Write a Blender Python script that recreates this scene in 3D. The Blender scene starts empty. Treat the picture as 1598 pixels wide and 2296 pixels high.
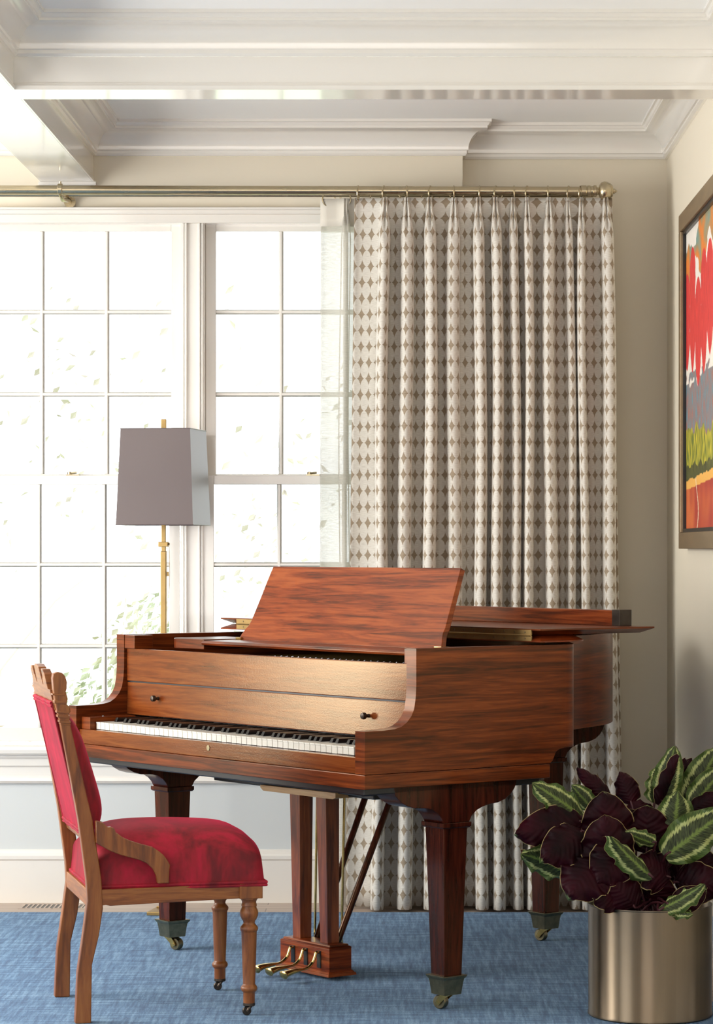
import bpy, bmesh, math, random
from mathutils import Vector, Matrix, noise

random.seed(7)
C = bpy.context.scene.collection
SC = bpy.context.scene

# ------------------------------------------------------------------ camera
FPX, EYE, VX, VY = 6100.0, 1.2, 920.0, 1229.0
cam_d = bpy.data.cameras.new('camera')
cam = bpy.data.objects.new('camera', cam_d); C.objects.link(cam)
cam.location = (0, 0, EYE); cam.rotation_euler = (math.pi/2, 0, 0)
cam_d.sensor_fit = 'HORIZONTAL'; cam_d.sensor_width = 36.0
cam_d.lens = FPX/1598*36.0
cam_d.shift_x = (799-VX)/1598.0
cam_d.shift_y = (VY-1148)/1598.0
cam_d.clip_end = 200
SC.camera = cam

# ------------------------------------------------------------------ colour management, world, lights
SC.view_settings.view_transform = 'Standard'
SC.view_settings.look = 'None'
SC.view_settings.gamma = 1
SC.view_settings.use_curve_mapping = False
SC.view_settings.exposure = -0.28
SC.cycles.use_denoising = True
SC.cycles.max_bounces = 10
SC.cycles.diffuse_bounces = 6
SC.cycles.glossy_bounces = 4
SC.cycles.transparent_max_bounces = 16
SC.cycles.sample_clamp_indirect = 6.0
SC.cycles.caustics_reflective = False
SC.cycles.caustics_refractive = False

w = bpy.data.worlds.new('overcast_sky'); SC.world = w; w.use_nodes = True
w.node_tree.nodes['Background'].inputs[0].default_value = (0.96, 0.98, 1.0, 1)
w.node_tree.nodes['Background'].inputs[1].default_value = 3.6

def area(name, loc, rot, sx, sy, power, col, portal=False):
    d = bpy.data.lights.new(name, 'AREA'); d.shape = 'RECTANGLE'; d.size = sx; d.size_y = sy
    d.energy = power; d.color = col
    if portal: d.cycles.is_portal = True
    o = bpy.data.objects.new(name, d); C.objects.link(o); o.location = loc; o.rotation_euler = rot
    return o
HP = math.pi/2
area('daylight_left_window', (-3.18, 7.2, 1.45), (0, -HP, 0), 1.75, 2.3, 138, (1.0, 0.975, 0.92))
area('daylight_left_front_window', (-3.18, 3.6, 1.45), (0, -HP, 0), 1.75, 2.3, 30, (1.0, 0.97, 0.92))
area('warm_fill_rear', (-0.9, -1.45, 1.5), (HP, 0, 0), 3.0, 1.9, 44, (1.0, 0.80, 0.64))  # added warm fill behind the camera, no window known there
for px0 in (-2.33, -1.512, -0.696):
    area('daylight_bay_window', (px0+0.36, 9.36, 1.45), (-HP, 0, 0), 0.74, 1.75, 1, (1, 1, 1), True)

# ------------------------------------------------------------------ helpers
def P(px, py, D):
    return Vector(((px-VX)/FPX*D, D, EYE-(py-VY)/FPX*D))
def PX(px, D): return (px-VX)/FPX*D
def PZ(py, D): return EYE-(py-VY)/FPX*D

class MB:
    def __init__(s): s.v = []; s.f = []; s.m = []; s.uv = None
    def add(s, vs, fs, mi=0):
        n = len(s.v); s.v += [tuple(p) for p in vs]
        for f in fs: s.f.append([i+n for i in f]); s.m.append(mi)
        return s
    def box(s, a, b, mi=0):
        (x0, y0, z0), (x1, y1, z1) = a, b
        s.add([(x0,y0,z0),(x1,y0,z0),(x1,y1,z0),(x0,y1,z0),(x0,y0,z1),(x1,y0,z1),(x1,y1,z1),(x0,y1,z1)],
              [(0,3,2,1),(4,5,6,7),(0,1,5,4),(1,2,6,5),(2,3,7,6),(3,0,4,7)], mi); return s
    def frustum(s, cx, cy, z0, hx0, hy0, z1, hx1, hy1, mi=0, c2=None):
        dx, dy = c2 or (cx, cy)
        s.add([(cx-hx0,cy-hy0,z0),(cx+hx0,cy-hy0,z0),(cx+hx0,cy+hy0,z0),(cx-hx0,cy+hy0,z0),
               (dx-hx1,dy-hy1,z1),(dx+hx1,dy-hy1,z1),(dx+hx1,dy+hy1,z1),(dx-hx1,dy+hy1,z1)],
              [(0,3,2,1),(4,5,6,7),(0,1,5,4),(1,2,6,5),(2,3,7,6),(3,0,4,7)], mi); return s
    def prism(s, poly, axis, a0, a1, mi=0, caps=True):
        def pt(p, a):
            if axis == 'x': return (a, p[0], p[1])
            if axis == 'y': return (p[0], a, p[1])
            return (p[0], p[1], a)
        n = len(poly)
        vs = [pt(p, a0) for p in poly]+[pt(p, a1) for p in poly]
        fs = [(i, (i+1) % n, n+(i+1) % n, n+i) for i in range(n)]
        if caps: fs += [tuple(range(n-1, -1, -1)), tuple(range(n, 2*n))]
        s.add(vs, fs, mi); return s
    def loft(s, rings, closed=True, caps=True, mi=0):
        n = len(rings[0]); vs = [p for r in rings for p in r]; fs = []
        for k in range(len(rings)-1):
            for i in range(n if closed else n-1):
                j = (i+1) % n
                fs.append((k*n+i, k*n+j, (k+1)*n+j, (k+1)*n+i))
        if caps and closed:
            fs += [tuple(range(n-1, -1, -1)), tuple((len(rings)-1)*n+i for i in range(n))]
        s.add(vs, fs, mi); return s
    def lathe(s, prof, c=(0, 0, 0), seg=24, axis='z', mi=0):
        rings = []
        for r, h in prof:
            ring = []
            for i in range(seg):
                a = 2*math.pi*i/seg; p, q = r*math.cos(a), r*math.sin(a)
                if axis == 'z': ring.append((c[0]+p, c[1]+q, c[2]+h))
                elif axis == 'x': ring.append((c[0]+h, c[1]+p, c[2]+q))
                else: ring.append((c[0]+q, c[1]+h, c[2]+p))
            rings.append(ring)
        s.loft(rings, mi=mi); return s
    def tube(s, pts, rad, seg=10, mi=0, flat=1.0, up=None):
        pts = [Vector(p) for p in pts]
        if not isinstance(rad, (list, tuple)): rad = [rad]*len(pts)
        rings = []; prev = None
        for i, p in enumerate(pts):
            d = (pts[min(i+1, len(pts)-1)]-pts[max(i-1, 0)]).normalized()
            u = Vector(up) if up else Vector((0, 0, 1))
            if abs(d.dot(u)) > .97: u = Vector((0, 1, 0)) if abs(d.y) < .9 else Vector((1, 0, 0))
            if prev is not None and not up: u = prev
            a = d.cross(u).normalized(); b = a.cross(d).normalized(); prev = b
            rings.append([tuple(p+a*(rad[i]*math.cos(2*math.pi*k/seg))+b*(rad[i]*flat*math.sin(2*math.pi*k/seg))) for k in range(seg)])
        s.loft(rings, mi=mi); return s
    def torus(s, c, axis, R, r, seg=28, ss=8, mi=0):
        rings = []
        for i in range(seg):
            a = 2*math.pi*i/seg; ring = []
            for k in range(ss):
                b = 2*math.pi*k/ss; q = R+r*math.cos(b); h = r*math.sin(b)
                p = (q*math.cos(a), q*math.sin(a))
                ring.append({'x': (c[0]+h, c[1]+p[0], c[2]+p[1]), 'y': (c[0]+p[0], c[1]+h, c[2]+p[1]), 'z': (c[0]+p[0], c[1]+p[1], c[2]+h)}[axis])
            rings.append(ring)
        rings.append(rings[0]); s.loft(rings, caps=False, mi=mi); return s
    def grid(s, nu, nv, fn, mi=0, uvfn=None, wrap=False):
        n0 = len(s.v); vs = []
        for j in range(nv):
            for i in range(nu): vs.append(fn(i, j))
        fs = []
        for j in range(nv-1):
            for i in range(nu-1): fs.append((j*nu+i, j*nu+i+1, (j+1)*nu+i+1, (j+1)*nu+i))
        if uvfn:
            if s.uv is None: s.uv = {}
            for j in range(nv):
                for i in range(nu): s.uv[n0+j*nu+i] = uvfn(i, j)
        s.add(vs, fs, mi); return s
    def build(s, name, mats, parent=None, smooth=35, bevel=0, loc=None, merge=False, fixn=True, subsurf=0):
        me = bpy.data.meshes.new(name)
        me.from_pydata(s.v, [], s.f)
        if not isinstance(mats, (list, tuple)): mats = [mats]
        for m in mats: me.materials.append(m)
        me.polygons.foreach_set('material_index', s.m)
        if s.uv is not None:
            l = me.uv_layers.new(name='UVMap')
            for lp in me.loops: l.data[lp.index].uv = s.uv.get(lp.vertex_index, (0, 0))
        if fixn or merge:
            b = bmesh.new(); b.from_mesh(me)
            if merge: bmesh.ops.remove_doubles(b, verts=b.verts, dist=1e-5)
            if fixn: bmesh.ops.recalc_face_normals(b, faces=b.faces)
            b.to_mesh(me); b.free()
        if smooth:
            me.polygons.foreach_set('use_smooth', [True]*len(me.polygons))
            me.set_sharp_from_angle(angle=math.radians(smooth))
        o = bpy.data.objects.new(name, me); C.objects.link(o)
        if parent: o.parent = parent
        if loc: o.location = loc
        if bevel:
            md = o.modifiers.new('bevel', 'BEVEL'); md.width = bevel; md.segments = 2; md.limit_method = 'ANGLE'; md.angle_limit = math.radians(40)
        if subsurf:
            md = o.modifiers.new('subsurf', 'SUBSURF'); md.levels = subsurf; md.render_levels = subsurf
        return o

def tag(o, label, cat, group=None):
    o['label'] = label; o['category'] = cat
    if group: o['group'] = group
    return o
def thing(name, label, cat, loc=(0, 0, 0), rz=0.0, group=None):
    o = bpy.data.objects.new(name, None); C.objects.link(o); o.empty_display_size = .05
    o.location = loc; o.rotation_euler = (0, 0, rz); return tag(o, label, cat, group)
def struct(o): o['kind'] = 'structure'; return o
def copy_tree(o, parent=None):
    c = o.copy(); C.objects.link(c)
    if parent: c.parent = parent
    for ch in list(o.children): copy_tree(ch, c)
    return c
def catmull(pts, n=6, closed=False):
    out = []; L = len(pts)
    for i in range(L if closed else L-1):
        g = lambda k: Vector(pts[k % L]) if closed else Vector(pts[max(0, min(L-1, k))])
        p0, p1, p2, p3 = g(i-1), g(i), g(i+1), g(i+2)
        for k in range(n):
            t = k/n
            out.append(tuple(.5*((2*p1)+(-p0+p2)*t+(2*p0-5*p1+4*p2-p3)*t*t+(-p0+3*p1-3*p2+p3)*t**3)))
    if not closed: out.append(tuple(pts[-1]))
    return out
def offset_poly(poly, d):
    """offset an open/closed 2D polyline (closed) outward by d (for counter-clockwise polygons positive d = outward)"""
    n = len(poly); out = []
    for i in range(n):
        p0, p1, p2 = Vector(poly[i-1]), Vector(poly[i]), Vector(poly[(i+1) % n])
        a = (p1-p0).normalized(); b = (p2-p1).normalized()
        na = Vector((a.y, -a.x)); nb = Vector((b.y, -b.x)); m = na+nb
        k = 1+na.dot(nb)
        out.append(tuple(p1+m*(d/max(k, .25))))
    return out

# ------------------------------------------------------------------ materials
def srgb(r, g, b):
    f = lambda c: (c/255/12.92) if c/255 <= .04045 else ((c/255+.055)/1.055)**2.4
    return (f(r), f(g), f(b), 1)
class NT:
    def __init__(s, name):
        s.mat = bpy.data.materials.new(name); s.mat.use_nodes = True
        s.t = s.mat.node_tree; s.b = s.t.nodes['Principled BSDF']; s.out = s.t.nodes['Material Output']
    def n(s, typ, **kw):
        nd = s.t.nodes.new(typ)
        for k, v in kw.items():
            if k.startswith('i_'): nd.inputs[k[2:].replace('_', ' ')].default_value = v
            else: setattr(nd, k, v)
        return nd
    def l(s, a, b): s.t.links.new(a, b)
    def set(s, **kw):
        for k, v in kw.items(): s.b.inputs[k.replace('_', ' ')].default_value = v
    def math(s, op, a, b=None, clamp=False):
        nd = s.n('ShaderNodeMath', operation=op, use_clamp=clamp)
        for i, x in enumerate((a, b)):
            if x is None: continue
            if isinstance(x, (int, float)): nd.inputs[i].default_value = x
            else: s.l(x, nd.inputs[i])
        return nd.outputs[0]
    def coords(s, kind='Object', scale=(1, 1, 1), rot=(0, 0, 0)):
        tc = s.n('ShaderNodeTexCoord'); mp = s.n('ShaderNodeMapping')
        mp.inputs['Scale'].default_value = scale; mp.inputs['Rotation'].default_value = rot
        s.l(tc.outputs[kind], mp.inputs[0]); return mp.outputs[0]
    def noise(s, vec, scale, detail=4, rough=.55, dist=0.0):
        nd = s.n('ShaderNodeTexNoise'); nd.inputs['Scale'].default_value = scale
        nd.inputs['Detail'].default_value = detail; nd.inputs['Roughness'].default_value = rough; nd.inputs['Distortion'].default_value = dist
        s.l(vec, nd.inputs['Vector']); return nd.outputs['Fac']
    def ramp(s, fac, stops):
        nd = s.n('ShaderNodeValToRGB'); e = nd.color_ramp.elements
        while len(e) < len(stops): e.new(.5)
        for i, (p, c) in enumerate(stops): e[i].position = p; e[i].color = c
        s.l(fac, nd.inputs[0]); return nd.outputs[0]
    def mix(s, fac, a, b, blend='MIX'):
        nd = s.n('ShaderNodeMix', data_type='RGBA', blend_type=blend)
        for sock, x in ((nd.inputs[0], fac), (nd.inputs[6], a), (nd.inputs[7], b)):
            if isinstance(x, (int, float, tuple)): sock.default_value = x
            else: s.l(x, sock)
        return nd.outputs[2]
    def bump(s, h, strength=.2, dist=.001):
        nd = s.n('ShaderNodeBump'); nd.inputs['Strength'].default_value = strength; nd.inputs['Distance'].default_value = dist
        s.l(h, nd.inputs['Height']); s.l(nd.outputs[0], s.b.inputs['Normal'])

def paint(name, col, rough=.5, var=.03, bump=.05):
    t = NT(name); t.set(Roughness=rough)
    c = t.coords('Object'); n = t.noise(c, 1.7, 3)
    d = tuple(x*(1-var) for x in col[:3])+(1,)
    t.l(t.ramp(n, [(.35, d), (.65, col)]), t.b.inputs['Base Color'])
    t.bump(t.noise(c, 350, 2), bump, .0006); return t.mat
def wood(name, dark, mid, light, scale=(2, 2, 42), rough=.3, coat=.5, coatr=.12, bump=.06, streak=(.38, .5, .66), peel=0.0, dist=1.2):
    t = NT(name); t.set(Roughness=rough, Coat_Weight=coat, Coat_Roughness=coatr)
    c = t.coords('Object', scale)
    n1 = t.noise(c, 1.0, 5, .6, dist)
    c2 = t.coords('Object', tuple(x*4.5 for x in scale)); n2 = t.noise(c2, 1.0, 3, .6, .4)
    f = t.math('ADD', t.math('MULTIPLY', n1, .72), t.math('MULTIPLY', n2, .28))
    col = t.ramp(f, [(streak[0], dark), (streak[1], mid), (streak[2], light)])
    big = t.noise(t.coords('Object', (3, 3, 5)), 1.0, 2)
    col = t.mix(t.math('MULTIPLY', big, .35), col, dark)
    t.l(col, t.b.inputs['Base Color'])
    h = n2
    if peel: h = t.math('ADD', t.math('MULTIPLY', n2, .4), t.math('MULTIPLY', t.noise(t.coords('Object'), 260, 2, .6), peel))
    t.bump(h, bump, .001); return t.mat
def metal(name, col, rough=.25, aniso=0.0, var=.15, scale=(30, 30, 30)):
    t = NT(name); t.set(Metallic=1.0, Roughness=rough, Anisotropic=aniso)
    n = t.noise(t.coords('Object', scale), 1.0, 4)
    d = tuple(x*(1-var) for x in col[:3])+(1,)
    t.l(t.ramp(n, [(.35, d), (.65, col)]), t.b.inputs['Base Color'])
    t.l(t.math('ADD', t.math('MULTIPLY', n, .16), rough-.08), t.b.inputs['Roughness'])
    return t.mat

M = {}
M['white'] = paint('gloss_white_paint', srgb(230, 226, 219), .22, .015, .0)
M['white'].node_tree.nodes['Principled BSDF'].inputs['Coat Weight'].default_value = .9
M['white'].node_tree.nodes['Principled BSDF'].inputs['Coat Roughness'].default_value = .10
M['ceil'] = paint('flat_white_paint', srgb(246, 246, 244), .6, .015, .03)
M['wall'] = paint('greige_wall_paint', srgb(224, 215, 196), .55, .02, .06)
M['lowwall'] = paint('wall_paint_rug_bounce', srgb(206, 210, 210), .45, .02, .04)  # lower wall with the rug's bluish bounce light mixed into the colour
M['mahog'] = wood('mahogany_case', srgb(52, 16, 5), srgb(100, 40, 13), srgb(136, 64, 25), (2.2, 2.2, 46), .30, .3, .10, .05, (.38, .50, .64))
M['mahog_worn'] = wood('mahogany_crackled', srgb(60, 22, 8), srgb(104, 46, 18), srgb(132, 70, 30), (2.2, 2.2, 40), .21, .0, .20, .20, (.26, .46, .64), .9)
_b = M['mahog_worn'].node_tree.nodes['Principled BSDF']; _b.inputs['Specular IOR Level'].default_value = .8; _b.inputs['Specular Tint'].default_value = srgb(255, 226, 158)
M['mahog_desk'] = wood('mahogany_desk', srgb(74, 24, 8), srgb(124, 50, 20), srgb(152, 74, 34), (2.6, 2.6, 52), .30, .5, .12, .05, (.40, .5, .62))
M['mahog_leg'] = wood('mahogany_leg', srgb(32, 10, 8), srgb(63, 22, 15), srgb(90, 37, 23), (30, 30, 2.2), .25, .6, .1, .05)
M['mahog_post_lit'] = wood('mahogany_post_lit', srgb(70, 26, 10), srgb(124, 58, 26), srgb(156, 86, 44), (30, 30, 2.2), .3, .2, .1, .05)  # paler than the leg wood: light from the left put into the colour
M['mahog_dark'] = wood('mahogany_dark', srgb(28, 14, 12), srgb(48, 26, 20), srgb(66, 36, 26), (4, 4, 20), .35, .3, .2, .05)  # dark brown wood for the soundboard and pin block
M['black'] = paint('black_lacquer', srgb(22, 20, 22), .35, .2, .03)
M['lightwood'] = wood('pale_maple', srgb(150, 108, 62), srgb(186, 144, 92), srgb(206, 168, 116), (3, 3, 60), .45, .15, .3, .05)
M['chairwood'] = wood('golden_oak', srgb(92, 44, 12), srgb(142, 80, 30), srgb(168, 106, 48), (26, 26, 2.5), .40, .12, .22, .08, (.34, .5, .66))
M['chairwood_h'] = wood('golden_oak_rail', srgb(92, 44, 12), srgb(142, 80, 30), srgb(168, 106, 48), (4, 4, 60), .40, .12, .22, .08, (.34, .5, .66))
M['brass'] = metal('polished_brass', srgb(206, 178, 112), .20, 0, .2)
M['oldbrass'] = metal('aged_brass', srgb(150, 138, 108), .32, 0, .25, (60, 60, 60))
M['nickel'] = metal('antique_nickel_brass', srgb(192, 178, 148), .28, 0, .1, (4, 60, 60))
M['lampbrass'] = metal('satin_lamp_brass', srgb(168, 140, 92), .4, 0, .1)
M['pot'] = metal('brushed_champagne_brass', srgb(128, 114, 96), .34, .85, .10, (60, 60, 1.2))
M['bronze'] = metal('bronze_frame', srgb(168, 148, 120), .5, 0, .15, (8, 8, 40))
M['iron'] = metal('dark_iron', srgb(78, 70, 64), .4, 0, .3)
M['plate'] = metal('gilded_plate', srgb(176, 140, 78), .4, 0, .2)
M['steel'] = metal('steel_pins', srgb(170, 170, 176), .25)
M['ivory'] = paint('ivory_keys', srgb(214, 212, 202), .2, .05, .0)
M['ebony'] = paint('ebony_keys', srgb(22, 20, 22), .22, .2, .0)
M['soil'] = paint('dark_soil', srgb(34, 26, 20), .9, .4, .6)
M['shade'] = None

def velvet():
    t = NT('crimson_velvet'); t.set(Roughness=.75, Sheen_Weight=.7, Sheen_Roughness=.3, Sheen_Tint=srgb(255, 56, 104))
    n = t.noise(t.coords('Object', (7, 7, 5)), 1.0, 4, .6, 1.4)
    n2 = t.noise(t.coords('Object', (60, 60, 16)), 1.0, 3)
    f = t.math('ADD', t.math('MULTIPLY', n, .75), t.math('MULTIPLY', n2, .25))
    t.l(t.ramp(f, [(.36, srgb(96, 0, 12)), (.5, srgb(136, 0, 24)), (.64, srgb(170, 0, 42))]), t.b.inputs['Base Color'])
    t.bump(t.noise(t.coords('Object'), 700, 2), .25, .0006); return t.mat
M['velvet'] = velvet()
def shade_mat():
    t = NT('taupe_satin_shade'); t.set(Roughness=.42, Sheen_Weight=.35, Sheen_Roughness=.3)
    t.l(t.ramp(t.noise(t.coords('Object', (3, 3, 3)), 1.0, 2), [(.3, srgb(98, 86, 86)), (.7, srgb(104, 92, 91))]), t.b.inputs['Base Color'])
    return t.mat
M['shade'] = shade_mat()
def rug_mat():
    t = NT('blue_woven_rug'); t.set(Roughness=.95, Sheen_Weight=.25, Sheen_Roughness=.5)
    R = (0, 0, math.radians(34))
    a = t.noise(t.coords('Object', (5, 74, 1), R), 1.0, 5, .7)
    b = t.noise(t.coords('Object', (74, 5, 1), R), 1.0, 5, .7)
    f = t.math('ADD', t.math('MULTIPLY', a, .5), t.math('MULTIPLY', b, .5))
    col = t.ramp(f, [(.41, srgb(54, 98, 146)), (.50, srgb(86, 136, 184)), (.59, srgb(138, 182, 218))])
    sp = t.noise(t.coords('Object', (150, 420, 1), (0, 0, 0)), 1.0, 2, .6)
    col = t.mix(t.ramp(sp, [(.30, (1, 1, 1, 1)), (.42, (0, 0, 0, 1))]), col, srgb(34, 66, 112))
    t.l(col, t.b.inputs['Base Color'])
    k = t.noise(t.coords('Object', (1, 2.2, 1)), 190, 3, .7)
    t.bump(t.math('ADD', k, sp), .9, .006); return t.mat
M['rug'] = rug_mat()
def floor_mat():
    t = NT('greyed_oak_floor'); t.set(Roughness=.4)
    br = t.n('ShaderNodeTexBrick', offset=.37); br.inputs['Scale'].default_value = 1.0
    br.inputs['Brick Width'].default_value = 1.3; br.inputs['Row Height'].default_value = .09; br.inputs['Mortar Size'].default_value = .002
    br.inputs['Color1'].default_value = srgb(186, 168, 154); br.inputs['Color2'].default_value = srgb(166, 148, 134); br.inputs['Mortar'].default_value = srgb(96, 80, 70)
    t.l(t.coords('Object'), br.inputs[0])
    n = t.noise(t.coords('Object', (3, 70, 1)), 1.0, 4)
    t.l(t.mix(.25, br.outputs[0], t.ramp(n, [(.3, srgb(120, 102, 90)), (.7, srgb(206, 190, 178))])), t.b.inputs['Base Color']); return t.mat
M['floor'] = floor_mat()
def curtain_mat():
    t = NT('diamond_weave_linen'); t.set(Roughness=.85, Sheen_Weight=.2)
    uv = t.n('ShaderNodeUVMap'); sx = t.n('ShaderNodeSeparateXYZ'); t.l(uv.outputs[0], sx.inputs[0])
    wob = t.noise(uv.outputs[0], 160, 2)
    u = t.math('ADD', sx.outputs[0], t.math('MULTIPLY', t.math('SUBTRACT', wob, .5), .0028))
    a = t.math('SUBTRACT', t.math('FRACT', t.math('DIVIDE', u, .0272)), .5)
    b = t.math('SUBTRACT', t.math('FRACT', t.math('DIVIDE', sx.outputs[1], .0535)), .5)
    q = t.math('ADD', t.math('POWER', t.math('ABSOLUTE', t.math('MULTIPLY', a, 2)), 1.74), t.math('POWER', t.math('ABSOLUTE', t.math('MULTIPLY', b, 2)), 1.74))
    mask = t.ramp(q, [(.50, (0, 0, 0, 1)), (.53, (1, 1, 1, 1))])   # q/2 handled below
    t.t.links.remove(mask.node.inputs[0].links[0]); t.l(t.math('MULTIPLY', q, .5), mask.node.inputs[0])
    mp = t.n('ShaderNodeMapping'); mp.inputs['Scale'].default_value = (60, 900, 1); t.l(uv.outputs[0], mp.inputs[0])
    sl = t.noise(mp.outputs[0], 1.0, 3, .6)
    cream = t.ramp(sl, [(.32, srgb(196, 190, 180)), (.62, srgb(222, 218, 209))])
    brown = t.ramp(sl, [(.32, srgb(136, 120, 100)), (.62, srgb(164, 148, 126))])
    t.l(t.mix(mask, cream, brown), t.b.inputs['Base Color'])
    t.bump(t.math('ADD', sl, t.math('MULTIPLY', mask, -.6)), .35, .0012); return t.mat
M['curtain'] = curtain_mat()
def sheer_mat():
    t = NT('sheer_linen'); uv = t.n('ShaderNodeUVMap')
    mp = t.n('ShaderNodeMapping'); mp.inputs['Scale'].default_value = (40, 500, 1); t.l(uv.outputs[0], mp.inputs[0])
    sl = t.noise(mp.outputs[0], 1.0, 3, .6)
    d = t.n('ShaderNodeBsdfDiffuse'); d.inputs[0].default_value = srgb(226, 222, 214)
    tl = t.n('ShaderNodeBsdfTranslucent'); tl.inputs[0].default_value = srgb(226, 223, 216)
    tr = t.n('ShaderNodeBsdfTransparent')
    m1 = t.n('ShaderNodeMixShader'); m1.inputs[0].default_value = .5; t.l(d.outputs[0], m1.inputs[1]); t.l(tl.outputs[0], m1.inputs[2])
    m2 = t.n('ShaderNodeMixShader'); t.l(t.math('ADD', t.math('MULTIPLY', sl, .5), .14), m2.inputs[0]); t.l(m1.outputs[0], m2.inputs[1]); t.l(tr.outputs[0], m2.inputs[2])
    t.l(m2.outputs[0], t.out.inputs[0]); return t.mat
M['sheer'] = sheer_mat()
M['sheerhead'] = paint('sheer_heading_linen', srgb(216, 210, 198), .85, .06, .3)
def glass_mat():
    t = NT('window_glass')
    tr = t.n('ShaderNodeBsdfTransparent'); tr.inputs[0].default_value = (.97, .99, .98, 1)
    g = t.n('ShaderNodeBsdfGlossy'); g.inputs['Roughness'].default_value = .01
    fr = t.n('ShaderNodeFresnel'); fr.inputs[0].default_value = 1.35
    m = t.n('ShaderNodeMixShader'); t.l(fr.outputs[0], m.inputs[0]); t.l(tr.outputs[0], m.inputs[1]); t.l(g.outputs[0], m.inputs[2])
    t.l(m.outputs[0], t.out.inputs[0]); return t.mat
M['glass'] = glass_mat()
def leaf_top():
    t = NT('leaf_upper_pattern'); t.set(Roughness=.42, Specular_IOR_Level=.22)
    uv = t.n('ShaderNodeUVMap'); sx = t.n('ShaderNodeSeparateXYZ'); t.l(uv.outputs[0], sx.inputs[0])
    U = t.math('ABSOLUTE', sx.outputs[0])
    ang = t.math('SUBTRACT', sx.outputs[1], t.math('MULTIPLY', U, .22))
    cb = t.n('ShaderNodeCombineXYZ'); t.l(t.math('MULTIPLY', U, 1.4), cb.inputs[0]); t.l(t.math('MULTIPLY', ang, 34), cb.inputs[1]); t.l(t.math('MULTIPLY', t.math('SIGN', sx.outputs[0]), 3.1), cb.inputs[2])
    z = t.noise(cb.outputs[0], 1.0, 3, .7)
    uj = t.math('ADD', U, t.math('MULTIPLY', t.math('SUBTRACT', z, .5), .62))
    dk, md, lt, yl = srgb(18, 25, 12), srgb(52, 70, 26), srgb(166, 172, 112), srgb(96, 114, 50)
    col = t.ramp(uj, [(.0, yl), (.05, yl), (.13, dk), (.50, dk), (.56, lt), (.68, lt), (.74, srgb(48, 70, 28)), (1.0, md)])
    st = t.n('ShaderNodeMapping')
    st.inputs['Scale'].default_value = (1, 1, 1); t.l(cb.outputs[0], st.inputs[0])
    v = t.noise(st.outputs[0], 2.2, 2)
    t.l(t.mix(.14, col, t.ramp(v, [(.35, srgb(24, 36, 18)), (.65, srgb(170, 190, 110))])), t.b.inputs['Base Color'])
    t.bump(v, .3, .002); return t.mat
M['leaf_top'] = leaf_top()
def leaf_under():
    t = NT('leaf_burgundy_underside'); t.set(Roughness=.5, Specular_IOR_Level=.10)
    uv = t.n('ShaderNodeUVMap'); sx = t.n('ShaderNodeSeparateXYZ'); t.l(uv.outputs[0], sx.inputs[0])
    U = t.math('ABSOLUTE', sx.outputs[0])
    n = t.noise(t.coords('Object', (14, 14, 14)), 1.0, 3)
    col = t.ramp(n, [(.3, srgb(12, 1, 4)), (.7, srgb(46, 4, 16))])
    t.l(t.mix(t.ramp(U, [(.955, (0, 0, 0, 1)), (.985, (1, 1, 1, 1))]), col, srgb(170, 150, 104)), t.b.inputs['Base Color'])
    t.bump(t.math('SINE', t.math('MULTIPLY', t.math('SUBTRACT', sx.outputs[1], t.math('MULTIPLY', U, .25)), 60)), .25, .002); return t.mat
M['leaf_under'] = leaf_under()
M['stem'] = paint('burgundy_stem', srgb(66, 20, 30), .5, .2, .05)

_t = M['pot'].node_tree; _n = _t.nodes.new('ShaderNodeTangent'); _n.direction_type = 'RADIAL'; _n.axis = 'Z'
_t.links.new(_n.outputs[0], _t.nodes['Principled BSDF'].inputs['Tangent']); _t.nodes['Principled BSDF'].inputs['Anisotropic Rotation'].default_value = .25

for _k in ('mahog', 'mahog_desk', 'mahog_leg'):
    M[_k].node_tree.nodes['Principled BSDF'].inputs['Specular Tint'].default_value = srgb(255, 214, 160)
    M[_k].node_tree.nodes['Principled BSDF'].inputs['Coat Weight'].default_value = .08
    M[_k].node_tree.nodes['Principled BSDF'].inputs['Specular IOR Level'].default_value = .4

# ------------------------------------------------------------------ the room
XR, XL, YB, YJ, YF = 0.88, -3.2, 9.25, 9.33, -1.6
XJ = 0.177
ZF, ZC = -0.004, 2.645
WZ0, WZ1 = 0.50, 2.34            # window opening
WX0, WX1 = -2.40, 0.075

m = MB(); m.box((XL-.2, YF-.2, ZF-.1), (XR+.2, YJ+.3, ZF)); struct(m.build('floor', M['floor'], smooth=0))
m = MB(); m.box((XL-.2, YF-.2, ZC), (XR+.2, YJ+.3, ZC+.1)); struct(m.build('ceiling', M['ceil'], smooth=0))
# back wall around the window group, with the recessed strip on the right
m = MB()
m.box((XL-.2, YB, ZF), (WX0, YB+.22, ZC)); m.box((WX0, YB, ZF), (WX1, YB+.22, WZ0)); m.box((WX0, YB, WZ1), (WX1, YB+.22, ZC))
m.box((WX1, YB, ZF), (XJ, YB+.22, ZC)); m.box((XJ, YJ, ZF), (XR+.2, YJ+.14, ZC))
struct(m.build('wall_back', M['wall'], smooth=0))
m = MB(); m.box((XR, YF-.2, ZF), (XR+.15, YJ, ZC)); struct(m.build('wall_right', M['wall'], smooth=0))
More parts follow.
